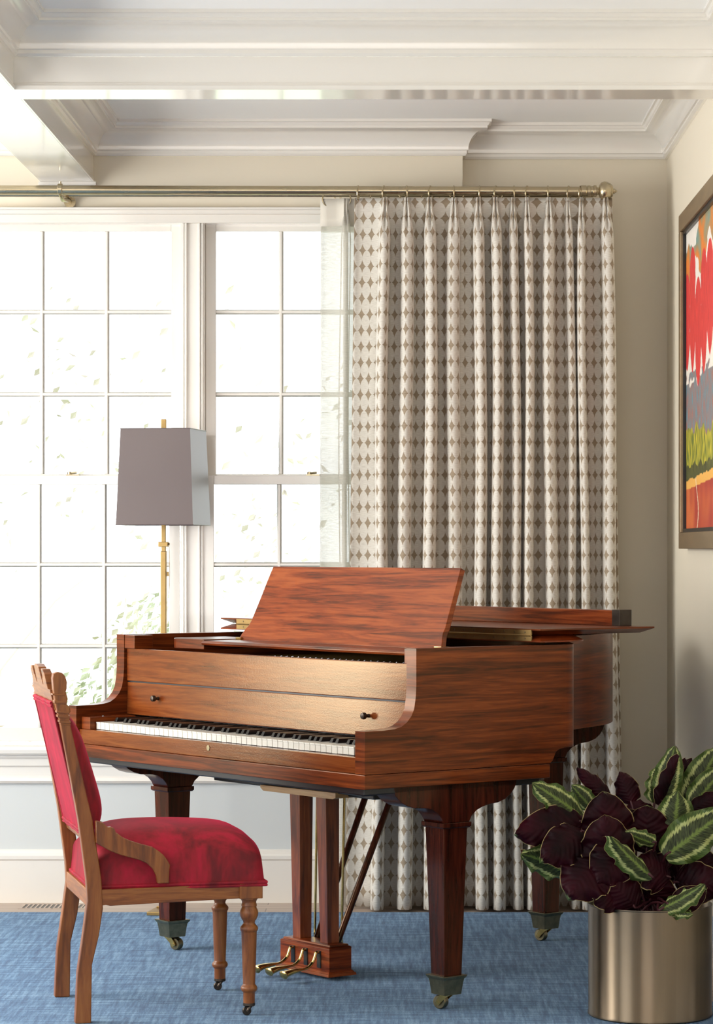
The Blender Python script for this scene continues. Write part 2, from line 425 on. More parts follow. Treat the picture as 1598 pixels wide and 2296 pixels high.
# left wall with two openings, and the wall behind the camera with one
def wall_open(name, axis, pos, th, lo, hi, holes, mat):
    m = MB(); cur = lo
    def bx(a, b, z0, z1):
        if axis == 'x': m.box((pos, a, z0), (pos+th, b, z1))
        else: m.box((a, pos, z0), (b, pos+th, z1))
    for a, b in holes:
        bx(cur, a, ZF, ZC); bx(a, b, ZF, .55); bx(a, b, 2.35, ZC); cur = b
    bx(cur, hi, ZF, ZC)
    return struct(m.build(name, mat, smooth=0))
wall_open('wall_left', 'x', XL-.2, .2, YF-.2, YB, [(2.4, 4.8), (6.0, 8.4)], M['wall'])
wall_open('wall_front', 'y', YF-.2, .2, XL, XR, [(-2.45, .65)], M['wall'])

def cornice(name, loop):
    """crown moulding swept round a closed counter-clockwise coffer outline, mitred"""
    prof = [(0, 2.533), (.009, 2.533), (.014, 2.540), (.014, 2.549), (.019, 2.552)]
    for k in range(9):
        a = k/8*HP
        prof.append((.019+.058*(1-math.cos(a)), 2.552+.064*math.sin(a)))
    prof += [(.082, 2.617), (.082, 2.624), (.086, 2.626), (.090, 2.634), (.096, 2.636), (.096, 2.646)]
    rings = [[(x, y, z) for x, y in offset_poly(loop, -p)] for p, z in prof]
    m = MB(); m.loft(rings, closed=True, caps=False)
    return struct(m.build(name, M['white'], smooth=30))
BX0, BX1 = -1.249, -1.078        # long beam
CY0, CY1 = 7.383, 7.53           # cross beam
ZBM = 2.443
# beams: lower lip, fascia
def beam(name, a, b):
    m = MB(); m.box((a[0], a[1], ZBM), (b[0], b[1], ZC+.02))
    return struct(m.build(name, M['white'], smooth=0, bevel=.0015))
m = MB(); m.box((XL, CY0, ZBM), (XR, CY1, ZC+.02)); m.box((BX0, YF, ZBM), (BX1, CY0, ZC+.02)); m.box((BX0, CY1, ZBM), (BX1, YB, ZC+.02))
struct(m.build('trim_1', M['white'], smooth=0))
# bead along the lower arris of the beams
m = MB()
for (a, b) in (((XL, CY0-.006), (BX0, CY0)), ((BX1, CY0-.006), (XR, CY0)), ((XL, CY1), (BX0, CY1+.006)), ((BX1, CY1), (XR, CY1+.006))):
    m.box((a[0], a[1], ZBM), (b[0], b[1], ZBM+.013)); m.box((a[0], a[1]-.0 if a[1] > CY0 else a[1]+.003, ZBM+.013), (b[0], b[1]-(.003 if a[1] > CY0 else 0), ZBM+.019))
for (y0, y1) in ((YF, CY0-.006), (CY1+.006, YB)):
    m.box((BX1, y0, ZBM), (BX1+.006, y1, ZBM+.013)); m.box((BX0-.006, y0, ZBM), (BX0, y1, ZBM+.013))
m.box((BX0-.012, YB-.03, ZBM-.012), (BX1+.012, YB, ZBM)); m.box((BX0-.008, YB-.022, ZBM-.02), (BX1+.008, YB, ZBM-.012))
struct(m.build('trim_2', M['white'], smooth=0, bevel=.001))
cornice('trim_3', [(BX1, CY1), (XR, CY1), (XR, YJ), (XJ, YJ), (XJ, YB), (BX1, YB)])
cornice('trim_4', [(XL, CY1), (BX0, CY1), (BX0, YB), (XL, YB)])
cornice('trim_5', [(BX1, YF), (XR, YF), (XR, CY0), (BX1, CY0)])
cornice('trim_6', [(XL, YF), (BX0, YF), (BX0, CY0), (XL, CY0)])

# added panel under the windows, its colour carries the blue bounce off the rug
m = MB(); m.box((XL, YB-.004, ZF), (XJ, YB+.01, .50)); struct(m.build('trim_9', M['lowwall'], smooth=0))
# baseboards
def bb_prof(z=.178): return [(0, ZF), (.020, ZF), (.020, .140), (.024, .145), (.024, .156), (.016, .163), (.012, .174), (0, z)]
m = MB(); m.prism([(YB-p, z) for p, z in bb_prof()], 'x', XL, XJ); m.prism([(YJ-p, z) for p, z in bb_prof()], 'x', XJ, XR)
struct(m.build('baseboard_back', M['white'], smooth=20))
m = MB(); m.prism([(XR-p, z) for p, z in bb_prof()], 'y', YF, YJ-.024); struct(m.build('baseboard_right', M['white'], smooth=20))
m = MB(); m.prism([(XL+p, z) for p, z in bb_prof()], 'y', YF, YB-.024); struct(m.build('baseboard_left', M['white'], smooth=20))

# window group: casing, mullion posts, stool and apron
m = MB()
m.box((WX0-.07, YB-.022, WZ1-.006), (WX1+.07, YB, WZ1+.008)); m.box((WX0-.075, YB-.030, WZ1+.008), (WX1+.075, YB, WZ1+.016))
m.box((WX0-.07, YB-.012, WZ1-.036), (WX1+.07, YB+.06, WZ1-.006))
for xa, xb in ((WX0-.07, WX0+.02), (WX1-.02, WX1+.07)):
    m.box((xa, YB-.016, WZ0+.03), (xb, YB+.06, WZ1-.036))
def post(xc, hw):
    m.box((xc-hw, YB-.004, WZ0+.03), (xc+hw, YB+.10, WZ1-.036))                    # flat face
    for sgn in (-1, 1):
        a, b = sorted((xc+sgn*hw*.52, xc+sgn*hw*.74)); m.box((a, YB-.013, WZ0+.03), (b, YB, WZ1-.036))
        a, b = sorted((xc+sgn*hw*.80, xc+sgn*hw*1.0)); m.box((a, YB-.009, WZ0+.03), (b, YB, WZ1-.036))
PW = .036
for xc in (-1.558, -.740): post(xc, PW)
struct(m.build('trim_7', M['white'], smooth=0, bevel=.002))
m = MB()
m.prism([(YB+.12, .500), (YB-.040, .500), (YB-.048, .506), (YB-.050, .517), (YB-.046, .528), (YB-.038, .533), (YB+.12, .533)], 'x', WX0-.12, WX1+.10)
m.prism([(YB, .500), (YB-.028, .500), (YB-.028, .492), (YB-.020, .484), (YB-.020, .462), (YB-.012, .456), (YB-.012, .424), (YB-.018, .420), (YB-.022, .410), (YB-.016, .402), (YB, .398)], 'x', WX0-.10, XJ)
struct(m.build('trim_8', M['white'], smooth=20))

# the sash windows (three columns, three rows per sash)
cols_u = [PX(p, 9.29) for p in (-52, 92, 239.5, 384)]     # glass edges and muntin centres of the middle window
rows_u = [PZ(p, 9.29) for p in (519, 699, 884, 1063)]
rows_l = [PZ(p, 9.24) for p in (1086, 1266, 1449, 1632)]
def sash(x0, xs, x3, zr, y, fr_t, fr_b, name, parent, mw=.0085):
    xs = [x0]+xs+[x3]; m = MB(); sw = .036
    m.box((x0-sw, y, zr[3]-fr_b), (x0, y+.04, zr[0]+fr_t)); m.box((x3, y, zr[3]-fr_b), (x3+sw, y+.04, zr[0]+fr_t))
    m.box((x0, y, zr[0]), (x3, y+.04, zr[0]+fr_t)); m.box((x0, y, zr[3]-fr_b), (x3, y+.04, zr[3]))
    for x in xs[1:-1]:
        m.prism([(x-mw, y+.03), (x-mw, y+.012), (x-mw*.45, y+.002), (x+mw*.45, y+.002), (x+mw, y+.012), (x+mw, y+.03)], 'z', zr[3], zr[0])
    for z in zr[1:3]:
        m.prism([(y+.03, z-mw), (y+.012, z-mw), (y+.0025, z-mw*.45), (y+.0025, z+mw*.45), (y+.012, z+mw), (y+.03, z+mw)], 'x', x0, x3)
    m.build(name, M['white'], parent, smooth=0, bevel=.0015)
    g = MB(); g.box((x0-.004, y+.020, zr[3]-.004), (x3+.004, y+.023, zr[0]+.004)); g.build('glass_pane', M['glass'], parent, smooth=0)
pitch = cols_u[3]-cols_u[0]
for wi, xs0 in enumerate((cols_u[0]-pitch-.152, cols_u[0], PX(484, 9.29))):
    e = bpy.data.objects.new('window_%d' % (wi+1), None); C.objects.link(e); struct(e)
    dx = pitch/3
    sash(xs0, [xs0+dx, xs0+2*dx], xs0+pitch, rows_u, YB+.04, .036, .030, 'upper_sash', e)
    s2 = xs0-.004
    sash(s2, [s2+dx, s2+2*dx], s2+pitch, rows_l, YB-.003, .030, .046, 'lower_sash', e)
    lk = MB(); xm = xs0+pitch*.5; zl = rows_l[0]+.030
    lk.box((xm-.022, YB+.0, zl), (xm+.022, YB+.03, zl+.004)); lk.tube([(xm-.012, YB+.01, zl+.008), (xm+.014, YB+.006, zl+.010)], .004, 8); lk.lathe([(.008, .003), (.008, .012), (.004, .014)], (xm-.012, YB+.012, zl), 12)
    lk.build('sash_lock', M['nickel'], e)
    # jamb liners
    j = MB()
    for xa, xb in ((xs0-.046, xs0-.036), (xs0+pitch+.036, xs0+pitch+.046)): j.box((xa, YB-.004, WZ0+.03), (xb, YB+.12, WZ1-.036))
    j.build('jamb', M['white'], e, smooth=0)

# ------------------------------------------------------------------ outdoors
def foliage_mat(name, cols):
    t = NT(name); t.set(Roughness=.6)
    n = t.noise(t.coords('Object', (2.5, 2.5, 2.5)), 1.0, 3)
    t.l(t.ramp(n, [(.3+.4*i/max(1, len(cols)-1), c) for i, c in enumerate(cols)]), t.b.inputs['Base Color']); return t.mat
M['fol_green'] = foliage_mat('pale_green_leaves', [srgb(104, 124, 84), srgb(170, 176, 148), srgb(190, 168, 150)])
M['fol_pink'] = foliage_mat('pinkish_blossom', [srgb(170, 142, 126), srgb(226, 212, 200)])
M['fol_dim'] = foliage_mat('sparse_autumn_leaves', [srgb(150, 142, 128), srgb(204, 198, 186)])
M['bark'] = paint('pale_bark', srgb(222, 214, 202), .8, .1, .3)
M['lawn'] = paint('pale_lawn', srgb(200, 212, 180), .9, .1, .3)  # pale yellowish green for the ground outside
m = MB(); m.box((-14, YJ+.6, -.75), (12, 34, -.6)); struct(m.build('floor_outside', M['lawn'], smooth=0))
def tree(name, label, cat, x, y, h, blobs, n, mat, size, group=None):
    t = thing(name, label, cat, (x, y, -.6), 0, group)
    rnd = random.Random(int(x*100+y*10+h*7))
    tr = MB(); tr.tube([(0, 0, 0), (.03, .02, h*.3), (-.03, 0, h*.6), (.02, 0, h*.85)], [.03, .024, .016, .006], 8)
    for k in range(3):
        a = rnd.random()*6.28; z0 = h*(.3+.08*k)
        tr.tube([(0, 0, z0), (math.cos(a)*h*.12, math.sin(a)*h*.12, z0+h*.12), (math.cos(a)*h*.25, math.sin(a)*h*.25, z0+h*.2)], [.008, .006, .003], 6)
    tr.build('trunk', M['bark'], t)
    fo = MB()
    for i in range(n):
        bx, by, bz, br = blobs[rnd.randrange(len(blobs))]
        d = Vector((rnd.gauss(0, 1), rnd.gauss(0, 1), rnd.gauss(0, 1))).normalized()*br*rnd.random()**.45
        c = Vector((bx, by, bz))+d; nrm = Vector((rnd.gauss(0, 1), rnd.gauss(0, 1), rnd.gauss(0, 1))).normalized()
        a = nrm.orthogonal().normalized(); b = nrm.cross(a); s = size*(.6+.8*rnd.random())
        fo.add([c-a*s, c-b*s*.5+nrm*s*.15, c+a*s, c+b*s*.5+nrm*s*.15], [(0, 1, 2, 3)])
    fo.build('foliage', mat, t, smooth=0, fixn=False)
    return t
tree('shrub', 'leafy green shrub outside the window behind the red chair', 'shrub', -1.35, 12.3, 1.5, [(-.05, 0, 1.0, .30), (.17, .1, 1.35, .26), (.25, 0, 1.0, .25), (-.1, .1, .7, .3)], 1500, M['fol_green'], .022)
tree('flowering_shrub', 'low pale pink shrub seen outside at the lower left panes', 'shrub', -1.75, 11.6, 1.1, [(0, 0, .75, .3), (.25, .1, .6, .28), (-.35, 0, .9, .3), (.55, 0, .55, .25)], 1600, M['fol_pink'], .02)
tree('garden_tree', 'sparse pale tree seen outside through the panes left of the lamp', 'tree', -2.3, 15.0, 3.6, [(0, 0, 2.0, .6), (.7, 0, 2.3, .5), (.2, 0, 2.8, .5), (-.6, 0, 2.4, .5), (1.2, 0, 1.6, .5)], 260, M['fol_dim'], .028)
tree('garden_tree', 'sparse pale tree seen outside through the panes beside the curtain', 'tree', -.75, 14.5, 3.4, [(0, 0, 1.9, .5), (.4, 0, 2.3, .5), (-.4, 0, 2.8, .5), (.1, 0, 1.5, .5)], 220, M['fol_dim'], .028)

# ------------------------------------------------------------------ rug, floor register
m = MB(); m.box((-2.6, 1.0, ZF), (.80, 8.97, 0)); tag(m.build('area_rug', M['rug'], smooth=0, bevel=.002), 'large blue woven rug under the piano and chair', 'rug')
reg = thing('floor_register', 'slotted wooden air vent in the floor by the baseboard', 'vent', (PX(122, 9.14), 9.14, ZF))
m = MB(); L = PX(198, 9.14)-PX(46, 9.14)
m.box((-L/2, -.064, 0), (L/2, -.050, .0014)); m.box((-L/2, .050, 0), (L/2, .064, .0014)); m.box((-L/2, -.050, 0), (-L/2+.012, .050, .0014)); m.box((L/2-.012, -.050, 0), (L/2, .050, .0014))
for k in range(13):
    x = -L/2+.016+(L-.028)*(k+.35)/13; m.box((x, -.050, 0), (x+.006, .050, .0014))
m.build('grille', M['floor'], reg, smooth=0)
m = MB(); m.box((-L/2+.004, -.055, .0), (L/2-.004, .055, .0004)); m.build('duct', M['black'], reg, smooth=0)

# ------------------------------------------------------------------ curtains
RY, RZ = 9.075, 2.393       # front rod
SY, SZ = 9.165, 2.388       # back rod
rod = thing('curtain_rod', 'long antique brass curtain rod with an onion finial, in front', 'curtain rod', (0, RY, RZ))
m = MB(); m.tube([(-2.95, 0, .006), (PX(1318, RY), 0, -.002)], .0150, 20); m.build('pole', M['nickel'], rod)
fx = PX(1316, RY)
m = MB(); m.lathe([(.0150, 0), (.019, .001), (.019, .010), (.016, .012), (.0165, .020), (.020, .022), (.020, .030), (.013, .033), (.012, .038), (.020, .040), (.029, .047), (.0325, .056), (.0315, .064), (.028, .072), (.027, .077), (.023, .079), (.020, .084), (.009, .087), (.0085, .092), (.005, .094), (.004, .098), (.0005, .1)], (fx, 0, -.002), 28, 'x')
m.build('finial', M['nickel'], rod)
def bracket(xb):
    m = MB(); m.lathe([(.0175, -.008), (.019, -.006), (.019, .006), (.0175, .008)], (xb, 0, .004), 20, 'x')
    m.tube([(xb, 0, -.012), (xb+.004, .03, -.026), (xb+.01, .10, -.020), (xb+.012, YB-RY-.004, -.018)], [.006, .008, .008, .008], 10)
    m.lathe([(.004, 0), (.014, -.002), (.020, -.012), (.020, -.016)], (xb+.012, YB-RY, -.018), 20, 'y')
    m.tube([(xb, 0, .018), (xb, 0, .030)], [.003, .004], 8)
    m.build('bracket', M['nickel'], rod)
bracket(PX(135, RY)); bracket(-2.6)
m = MB(); m.lathe([(.0175, -.010), (.0195, -.008), (.0195, .008), (.0175, .010)], (PX(1308, RY), 0, -.002), 20, 'x'); m.tube([(PX(1308, RY), 0, -.008), (PX(1308, RY), YJ-RY, -.008)], .006, 10); m.lathe([(.02, 0), (.02, -.01), (.008, -.014)], (PX(1308, RY), YJ-RY, -.008), 18, 'y')
m.build('bracket', M['nickel'], rod)
srod = thing('sheer_rod', 'thinner brass rod behind the main rod, holding the sheer', 'curtain rod', (0, SY, SZ))
m = MB(); m.tube([(-2.9, 0, .004), (PX(1330, SY), 0, 0)], .0065, 12); m.build('pole', M['nickel'], srod)
for xb in (-2.65, PX(150, SY), PX(1310, SY)):
    m = MB(); m.box((xb-.006, .0, -.006), (xb+.006, (YB if xb < XJ else YJ)-SY, .006)); m.build('bracket', M['nickel'], srod, smooth=0)

def uvmap_path(pts):
    s = [0.0]
    for a, b in zip(pts, pts[1:]): s.append(s[-1]+math.dist(a, b))
    return s
def pleated(name, ridges_top, ridges_bot, edges_top, edges_bot, yc, ztop, zbot, depth, hw, levels, seed, mat, label, cat, th=.0025):
    """one curtain panel: valleys lie back, pleats stand forward as rounded folds, pinched at the heading"""
    rnd = random.Random(seed); n = len(ridges_top)
    hws = [min(hw*(.88+.3*rnd.random()), .43*min([1]+[abs(ridges_top[i]-ridges_top[k]) for k in (i-1, i+1) if 0 <= k < n])) for i in range(n)]; dps = [depth*(.8+.4*rnd.random()) for _ in range(n)]
    ph = [rnd.random()*6.28 for _ in range(n)]
    K = 13; V = 5
    def row(z):
        t = (ztop-z)/(ztop-zbot); pinch = min(1, t/.055); pinch = pinch*pinch*(3-2*pinch)
        fl = 1+.16*t; pts = []
        e0 = edges_top[0]+(edges_bot[0]-edges_top[0])*t; e1 = edges_top[1]+(edges_bot[1]-edges_top[1])*t
        prev = e0
        for i in range(n):
            r = ridges_top[i]+(ridges_bot[i]-ridges_top[i])*t+.004*math.sin(3*t*3.1+ph[i])
            w = hws[i]*(.30+.70*pinch)*fl; d = dps[i]*(.30+.70*pinch)*fl
            nk = w*.62 if pinch > .5 else w*(1-.38*pinch*2)
            lo = r-nk
            for k in range(V):
                a = (k+.5)/V; x = prev+(lo-prev)*a
                pts.append((x, yc+.010*math.sin(a*3.14159)*(.2+t)+.004*math.sin(9*t+ph[i])))
            for k in range(K):
                a = k/(K-1)*math.pi          # 0..pi over the fold
                xx = -math.cos(a); wid = nk+(w-nk)*math.sin(a)**.6
                pts.append((r+xx*wid*(1 if k not in (0, K-1) else 1), yc-d*math.sin(a)**.75))
            if t < .06:                       # the pinched crease down the middle of each heading
                mid = len(pts)-K+K//2; c = (1-t/.06); pts[mid] = (pts[mid][0], pts[mid][1]+d*.75*c)
                for q in (-1, 1): pts[mid+q] = (pts[mid+q][0], pts[mid+q][1]+d*.25*c)
            prev = r+nk
        for k in range(V+1):
            a = (k+.5)/(V+.5); pts.append((prev+(e1-prev)*a, yc+.008*math.sin(a*3.14)*(.2+t)))
        pts.insert(0, (e0, yc-.004)); return pts
    zs = [ztop-(ztop-zbot)*((k/(levels-1))**1.25) for k in range(levels)]
    rows = [row(z) for z in zs]; ref = uvmap_path(rows[levels//3]); N = len(rows[0])
    m = MB()
    m.grid(N, levels, lambda i, j: (rows[j][i][0], rows[j][i][1], zs[j]), 0, lambda i, j: (ref[i], zs[j]))
    o = m.build(name, mat, None, smooth=80, fixn=False)
    md = o.modifiers.new('thickness', 'SOLIDIFY'); md.thickness = th; md.offset = 0
    return tag(o, label, cat)
pl_top = [861, 911, 965, 1017, 1075, 1112, 1152, 1182, 1228, 1275, 1301, 1358]
CYC = 9.075
rt = [PX(p, CYC) for p in pl_top]
rb = [PX(785+(p-795)*1.045, CYC) for p in pl_top]
rb[0] = PX(848, CYC)
pleated('patterned_curtain', rt, rb, (PX(795, CYC), PX(1372, CYC)), (PX(775, CYC), PX(1397, CYC)), CYC, PZ(444, CYC), .004, .074, .026, 46, 3, M['curtain'],
        'pleated linen curtain with a brown diamond pattern, to the right of the windows', 'curtain')
stp = [774, 830, 890, 950, 1010, 1070, 1130, 1190, 1250]
pleated('sheer_curtain', [PX(p, 9.16) for p in stp], [PX(p-4, 9.16) for p in stp], (PX(719, 9.16), PX(1290, 9.16)), (PX(715, 9.16), PX(1290, 9.16)), 9.165, PZ(446, 9.165), .006, .045, .02, 30, 5, M['sheer'],
        'sheer white linen curtain hanging behind the patterned one', 'curtain', .0008)
sheer = [o for o in C.objects if o.name == 'sheer_curtain'][0]
# heavier heading band at the top of the sheer
m = MB(); zt, zb = PZ(446, 9.165), PZ(508, 9.165)
hx = [PX(p, 9.16) for p in (718, 735, 752, 764, 771, 774, 777, 784, 794, 830)]
hy = [9.163, 9.162, 9.161, 9.158, 9.142, 9.150, 9.142, 9.158, 9.162, 9.163]
m.grid(len(hx), 4, lambda i, j: (hx[i], hy[i]-.0015, zt+(zb-zt)*j/3), 0, lambda i, j: (hx[i], j))
h = m.build('heading', M['sheerhead'], sheer, smooth=60, fixn=False)
md = h.modifiers.new('thickness', 'SOLIDIFY'); md.thickness = .0015; md.offset = 0

ORD = ['first', 'second', 'third', 'fourth', 'fifth', 'sixth', 'seventh', 'eighth', 'ninth', 'tenth', 'eleventh', 'twelfth', 'thirteenth']
ring_me = MB(); ring_me.torus((0, 0, -.0065), 'x', .0225, .0026); ring_me.torus((0, 0, -.0315), 'x', .0035, .0012, 12, 6)
ring0 = None
for k, p in enumerate([803]+pl_top):
    lab = 'small brass curtain ring on the front rod, %s from the left of the patterned curtain' % ORD[k]
    if ring0 is None: o = ring0 = ring_me.build('curtain_ring', M['nickel'])
    else: o = ring0.copy(); C.objects.link(o)
    o.location = (PX(p, RY), RY, RZ+.001-(.004*(p/1598))); o.rotation_euler = (0, 0, random.uniform(-.35, .35)); tag(o, lab, 'curtain ring', 'rings of the patterned curtain')
ring_s = MB(); ring_s.torus((0, 0, -.016), 'x', .0225, .0024); rs0 = None
for k, p in enumerate([737, 774, 842, 884, 958, 997, 1050, 1092, 1136]):
    if rs0 is None: o = rs0 = ring_s.build('sheer_ring', M['nickel'])
    else: o = rs0.copy(); C.objects.link(o)
    o.location = (PX(p, SY), SY, SZ+.002); o.rotation_euler = (0, 0, random.uniform(.9, 1.3)*(1 if k % 2 else -1))
    tag(o, 'thin brass ring on the back rod carrying the sheer, %s from the left' % ORD[k], 'curtain ring', 'rings of the sheer curtain')

# ------------------------------------------------------------------ framed painting
pic = thing('framed_painting', 'bright abstract landscape with red trees in a bronze frame on the right wall', 'painting', (XR, 8.03, 1.198))
PH, PWD = 1.055, 1.20      # frame height, width (along y)
m = MB(); y0, y1 = -PWD/2, PWD/2; fw = .055; fd = .030
def fbar(ya, yb, za, zb): m.box((-fd, ya, za), (-.002, yb, zb))
fbar(y0, y1, 0, fw*.92); fbar(y0, y1, PH-fw, PH); fbar(y0, y0+fw, fw*.92, PH-fw); fbar(y1-fw, y1, fw*.92, PH-fw)
m.build('frame', M['bronze'], pic, smooth=0, bevel=.002)
m = MB(); g = .012
for a, b, c_, d in ((y0+fw, y1-fw, fw*.92, fw*.92+g), (y0+fw, y1-fw, PH-fw-g, PH-fw), (y0+fw, y0+fw+g, fw, PH-fw), (y1-fw-g, y1-fw, fw, PH-fw)): m.box((-.022, a, c_), (-.004, b, d))
m.build('inner_lip', M['black'], pic, smooth=0)
def art(s, t):
    nz = lambda x, y, k=0: noise.noise(Vector((x, y, k)))
    white, red, org, teal, mauve = (236, 230, 220), (226, 62, 58), (226, 128, 48), (120, 150, 140), (158, 112, 104)
    n1 = nz(s*14, t*34, 1); n2 = nz(s*60, t*22, 4); n3 = nz(s*9, t*9, 8)
    if t < .165+.03*s+.006*n1:
        c = Vector((206, 104, 52)).lerp(Vector((168, 52, 40)), min(1, max(0, .5+1.2*n3+.6*(s-.3))))
        if t > .135+.03*s: c = Vector((236, 176, 84))
        if abs(s-(.30+.035*math.sin(t*26))) < .006: c = Vector((238, 226, 190))
        return c
    if t < .215+.02*n1: return Vector((44, 52, 30)).lerp(Vector((104, 104, 40)), .5+.5*n2)
    if t < .345+.05*nz(s*12, 0, 2)-.05*s: return Vector((206, 190, 52)).lerp(Vector((96, 110, 38)), min(1, max(0, .5+1.5*n2)))
    # red crowns
    for k in range(8):
        cx = .03+.15*k; top = .86+.05*math.sin(k*2.1)+.03*(k % 2); bot = .50+.04*math.sin(k*1.7+1)
        if bot < t < top:
            q = (t-bot)/(top-bot); hw = .077*min(1, 2.6*math.sqrt(max(0, 1-q)))*min(1, 2.2*q**.6)
            if abs(s-cx) < hw*(1+.1*n1): return Vector(red).lerp(Vector((200, 40, 44)), .5+.8*n2)
    if t > .80+.14*s-.05*math.sin(s*18)+.03*n1 and t < .875+.42*s+.05*math.sin(s*14+1)+.02*n1: 
        return Vector(teal).lerp(Vector(org), min(1, max(0, .5+1.6*nz(s*10, t*12, 3)+.4*n2)))
    if t < .50+.06*n1: return Vector(mauve).lerp(Vector((104, 138, 150)), min(1, max(0, .5+1.6*n2)))
    return Vector(white)+Vector((1, 1, 1))*(8*n2)
NU, NV = 220, 260; cw = PWD-2*fw-.01; chh = PH-2*fw-.01
m = MB(); m.grid(NU, NV, lambda i, j: (-.012, y1-fw-.005-cw*i/(NU-1), fw+.003+chh*j/(NV-1)))
def canvas_mat():
    t = NT('painted_canvas'); t.set(Roughness=.45)
    a = t.n('ShaderNodeVertexColor', layer_name='art'); t.l(a.outputs[0], t.b.inputs['Base Color'])
    t.bump(t.noise(t.coords('Object', (1, 60, 24)), 6.0, 3), .4, .002); return t.mat
cv = m.build('canvas', canvas_mat(), pic, smooth=0, fixn=False)
ca = cv.data.color_attributes.new('art', 'FLOAT_COLOR', 'POINT')
for j in range(NV):
    for i in range(NU):
        c = art(i/(NU-1), j/(NV-1)); ca.data[j*NU+i].color = srgb(*[max(0, min(255, x)) for x in c])

# ------------------------------------------------------------------ floor lamp
LD = 9.0
lamp = thing('floor_lamp', 'brass floor lamp with a square taupe shade by the window', 'lamp', (PX(367, LD), LD, 0), -math.radians(8.6))
def lz(py): return PZ(py, LD)
m = MB(); zb, zt = lz(1177), lz(964); hb, ht = .129, .1165
m.frustum(0, 0, zb, hb, hb, zt, ht, ht); m.f = [f for k, f in enumerate(m.f) if k not in (0, 1)]; m.m = [0]*len(m.f)
o = m.build('shade', M['shade'], lamp, smooth=0, fixn=False)
md = o.modifiers.new('thickness', 'SOLIDIFY'); md.thickness = .002; md.offset = -1
for z, h_ in ((zb, hb), (zt, ht)):
    m = MB()
    for a, b in (((-h_, -h_), (h_, -h_)), ((h_, -h_), (h_, h_)), ((h_, h_), (-h_, h_)), ((-h_, h_), (-h_, -h_))): m.tube([(*a, z), (*b, z)], .0017, 6)
    m.build('shade_trim', M['shade'], lamp)
m = MB(); m.box((-.009, -.009, .016), (.009, .009, lz(1236))); m.build('lower_pole', M['lampbrass'], lamp, smooth=0, bevel=.0015)
m = MB(); m.box((-.0065, -.0065, lz(1240)), (.0065, .0065, lz(985))); m.box((-.0085, -.004, lz(985)), (.0085, .004, lz(940)))
m.build('upper_pole', M['lampbrass'], lamp, smooth=0, bevel=.001)
m = MB(); m.box((-.016, -.012, lz(1226)), (.016, .012, lz(1215))); m.tube([(.014, 0, lz(1220)), (.02, 0, lz(1220))], .004, 8); m.build('clamp', M['lampbrass'], lamp, smooth=0, bevel=.001)
m = MB(); m.tube([(.0, 0, lz(1005)), (0, 0, lz(1060))], .013, 14); m.build('socket', M['lampbrass'], lamp)
m = MB(); m.lathe([(.006, 0), (.012, .02), (.026, .06), (.028, .085), (.018, .11), (.001, .12)], (0, 0, lz(1060)-.125), 18); m.build('bulb', M['ivory'], lamp)
m = MB()
for a in (0, HP, math.pi, 3*HP): m.tube([(0, 0, zt-.012), (math.cos(a)*ht, math.sin(a)*ht, zt-.004)], .0018, 6)
m.build('spider', M['lampbrass'], lamp)
m = MB(); m.box((-.028, -.12, 0), (.028, .12, .012)); m.box((-.02, -.02, .012), (.02, .02, .018)); m.build('base', M['lampbrass'], lamp, smooth=0, bevel=.002)
m = MB(); m.tube([(.017, .004, lz(1225)), (.019, .004, lz(1285)), (.0165, .004, lz(1330))], .0009, 6); m.box((.011, -.002, lz(1292)), (.0165, .006, lz(1282))); m.build('switch_chain', M['lampbrass'], lamp)

# ------------------------------------------------------------------ grand piano
TH = math.radians(52.6)
pno = thing('grand_piano', 'mahogany grand piano with its lid folded back and music desk up', 'piano', (-.1145, 6.834, 0), -TH)
W_, TA = 1.4636, .0416
armp = [(0, .630), (0, .7385), (.06, .739), (.094, .7415), (.116, .7465), (.133, .757), (.147, .772), (.156, .790), (.161, .818), (.163, .847), (.163, .944), (.66, .944), (.66, .670), (.64, .666), (.630, .660), (.624, .648), (.618, .637), (.609, .630)]
curve = catmull([(0, .66), (-.003, .68), (-.015, .703), (-.05, .732), (-.15, .805), (-.27, .885), (-.38, .968), (-.47, 1.065), (-.54, 1.175), (-.59, 1.28), (-.64, 1.37), (-.70, 1.447), (-.79, 1.53), (-.90, 1.585), (-1.02, 1.61), (-1.15, 1.60), (-1.28, 1.56), (-1.38, 1.49), (-1.44, 1.40), (-1.4636, 1.28), (-1.4636, 1.0), (-1.4636, .66)], 5)
def inner(path, d):
    out = []
    for i, p in enumerate(path):
        a = Vector(path[max(i-1, 0)]); b = Vector(path[min(i+1, len(path)-1)]); t = (b-a).normalized(); n = Vector((-t.y, t.x))
        out.append(tuple(Vector(p)+n*d))
    return out
cin = inner(curve, TA); cin[0] = (-TA, .66); cin[-1] = (-W_+TA, .66)
m = MB(); m.prism(armp, 'x', -TA, 0); del m.f[11], m.m[11]
n0 = len(m.f); m.prism(armp, 'x', -W_, -W_+TA); del m.f[n0+11], m.m[n0+11]
rings = [[(o_[0], o_[1], .670), (o_[0], o_[1], .944), (i_[0], i_[1], .944), (i_[0], i_[1], .670)] for o_, i_ in zip(curve, cin)]
m.loft(rings, caps=False)
m.build('rim', M['mahog'], pno, smooth=30, bevel=.0018, merge=True)
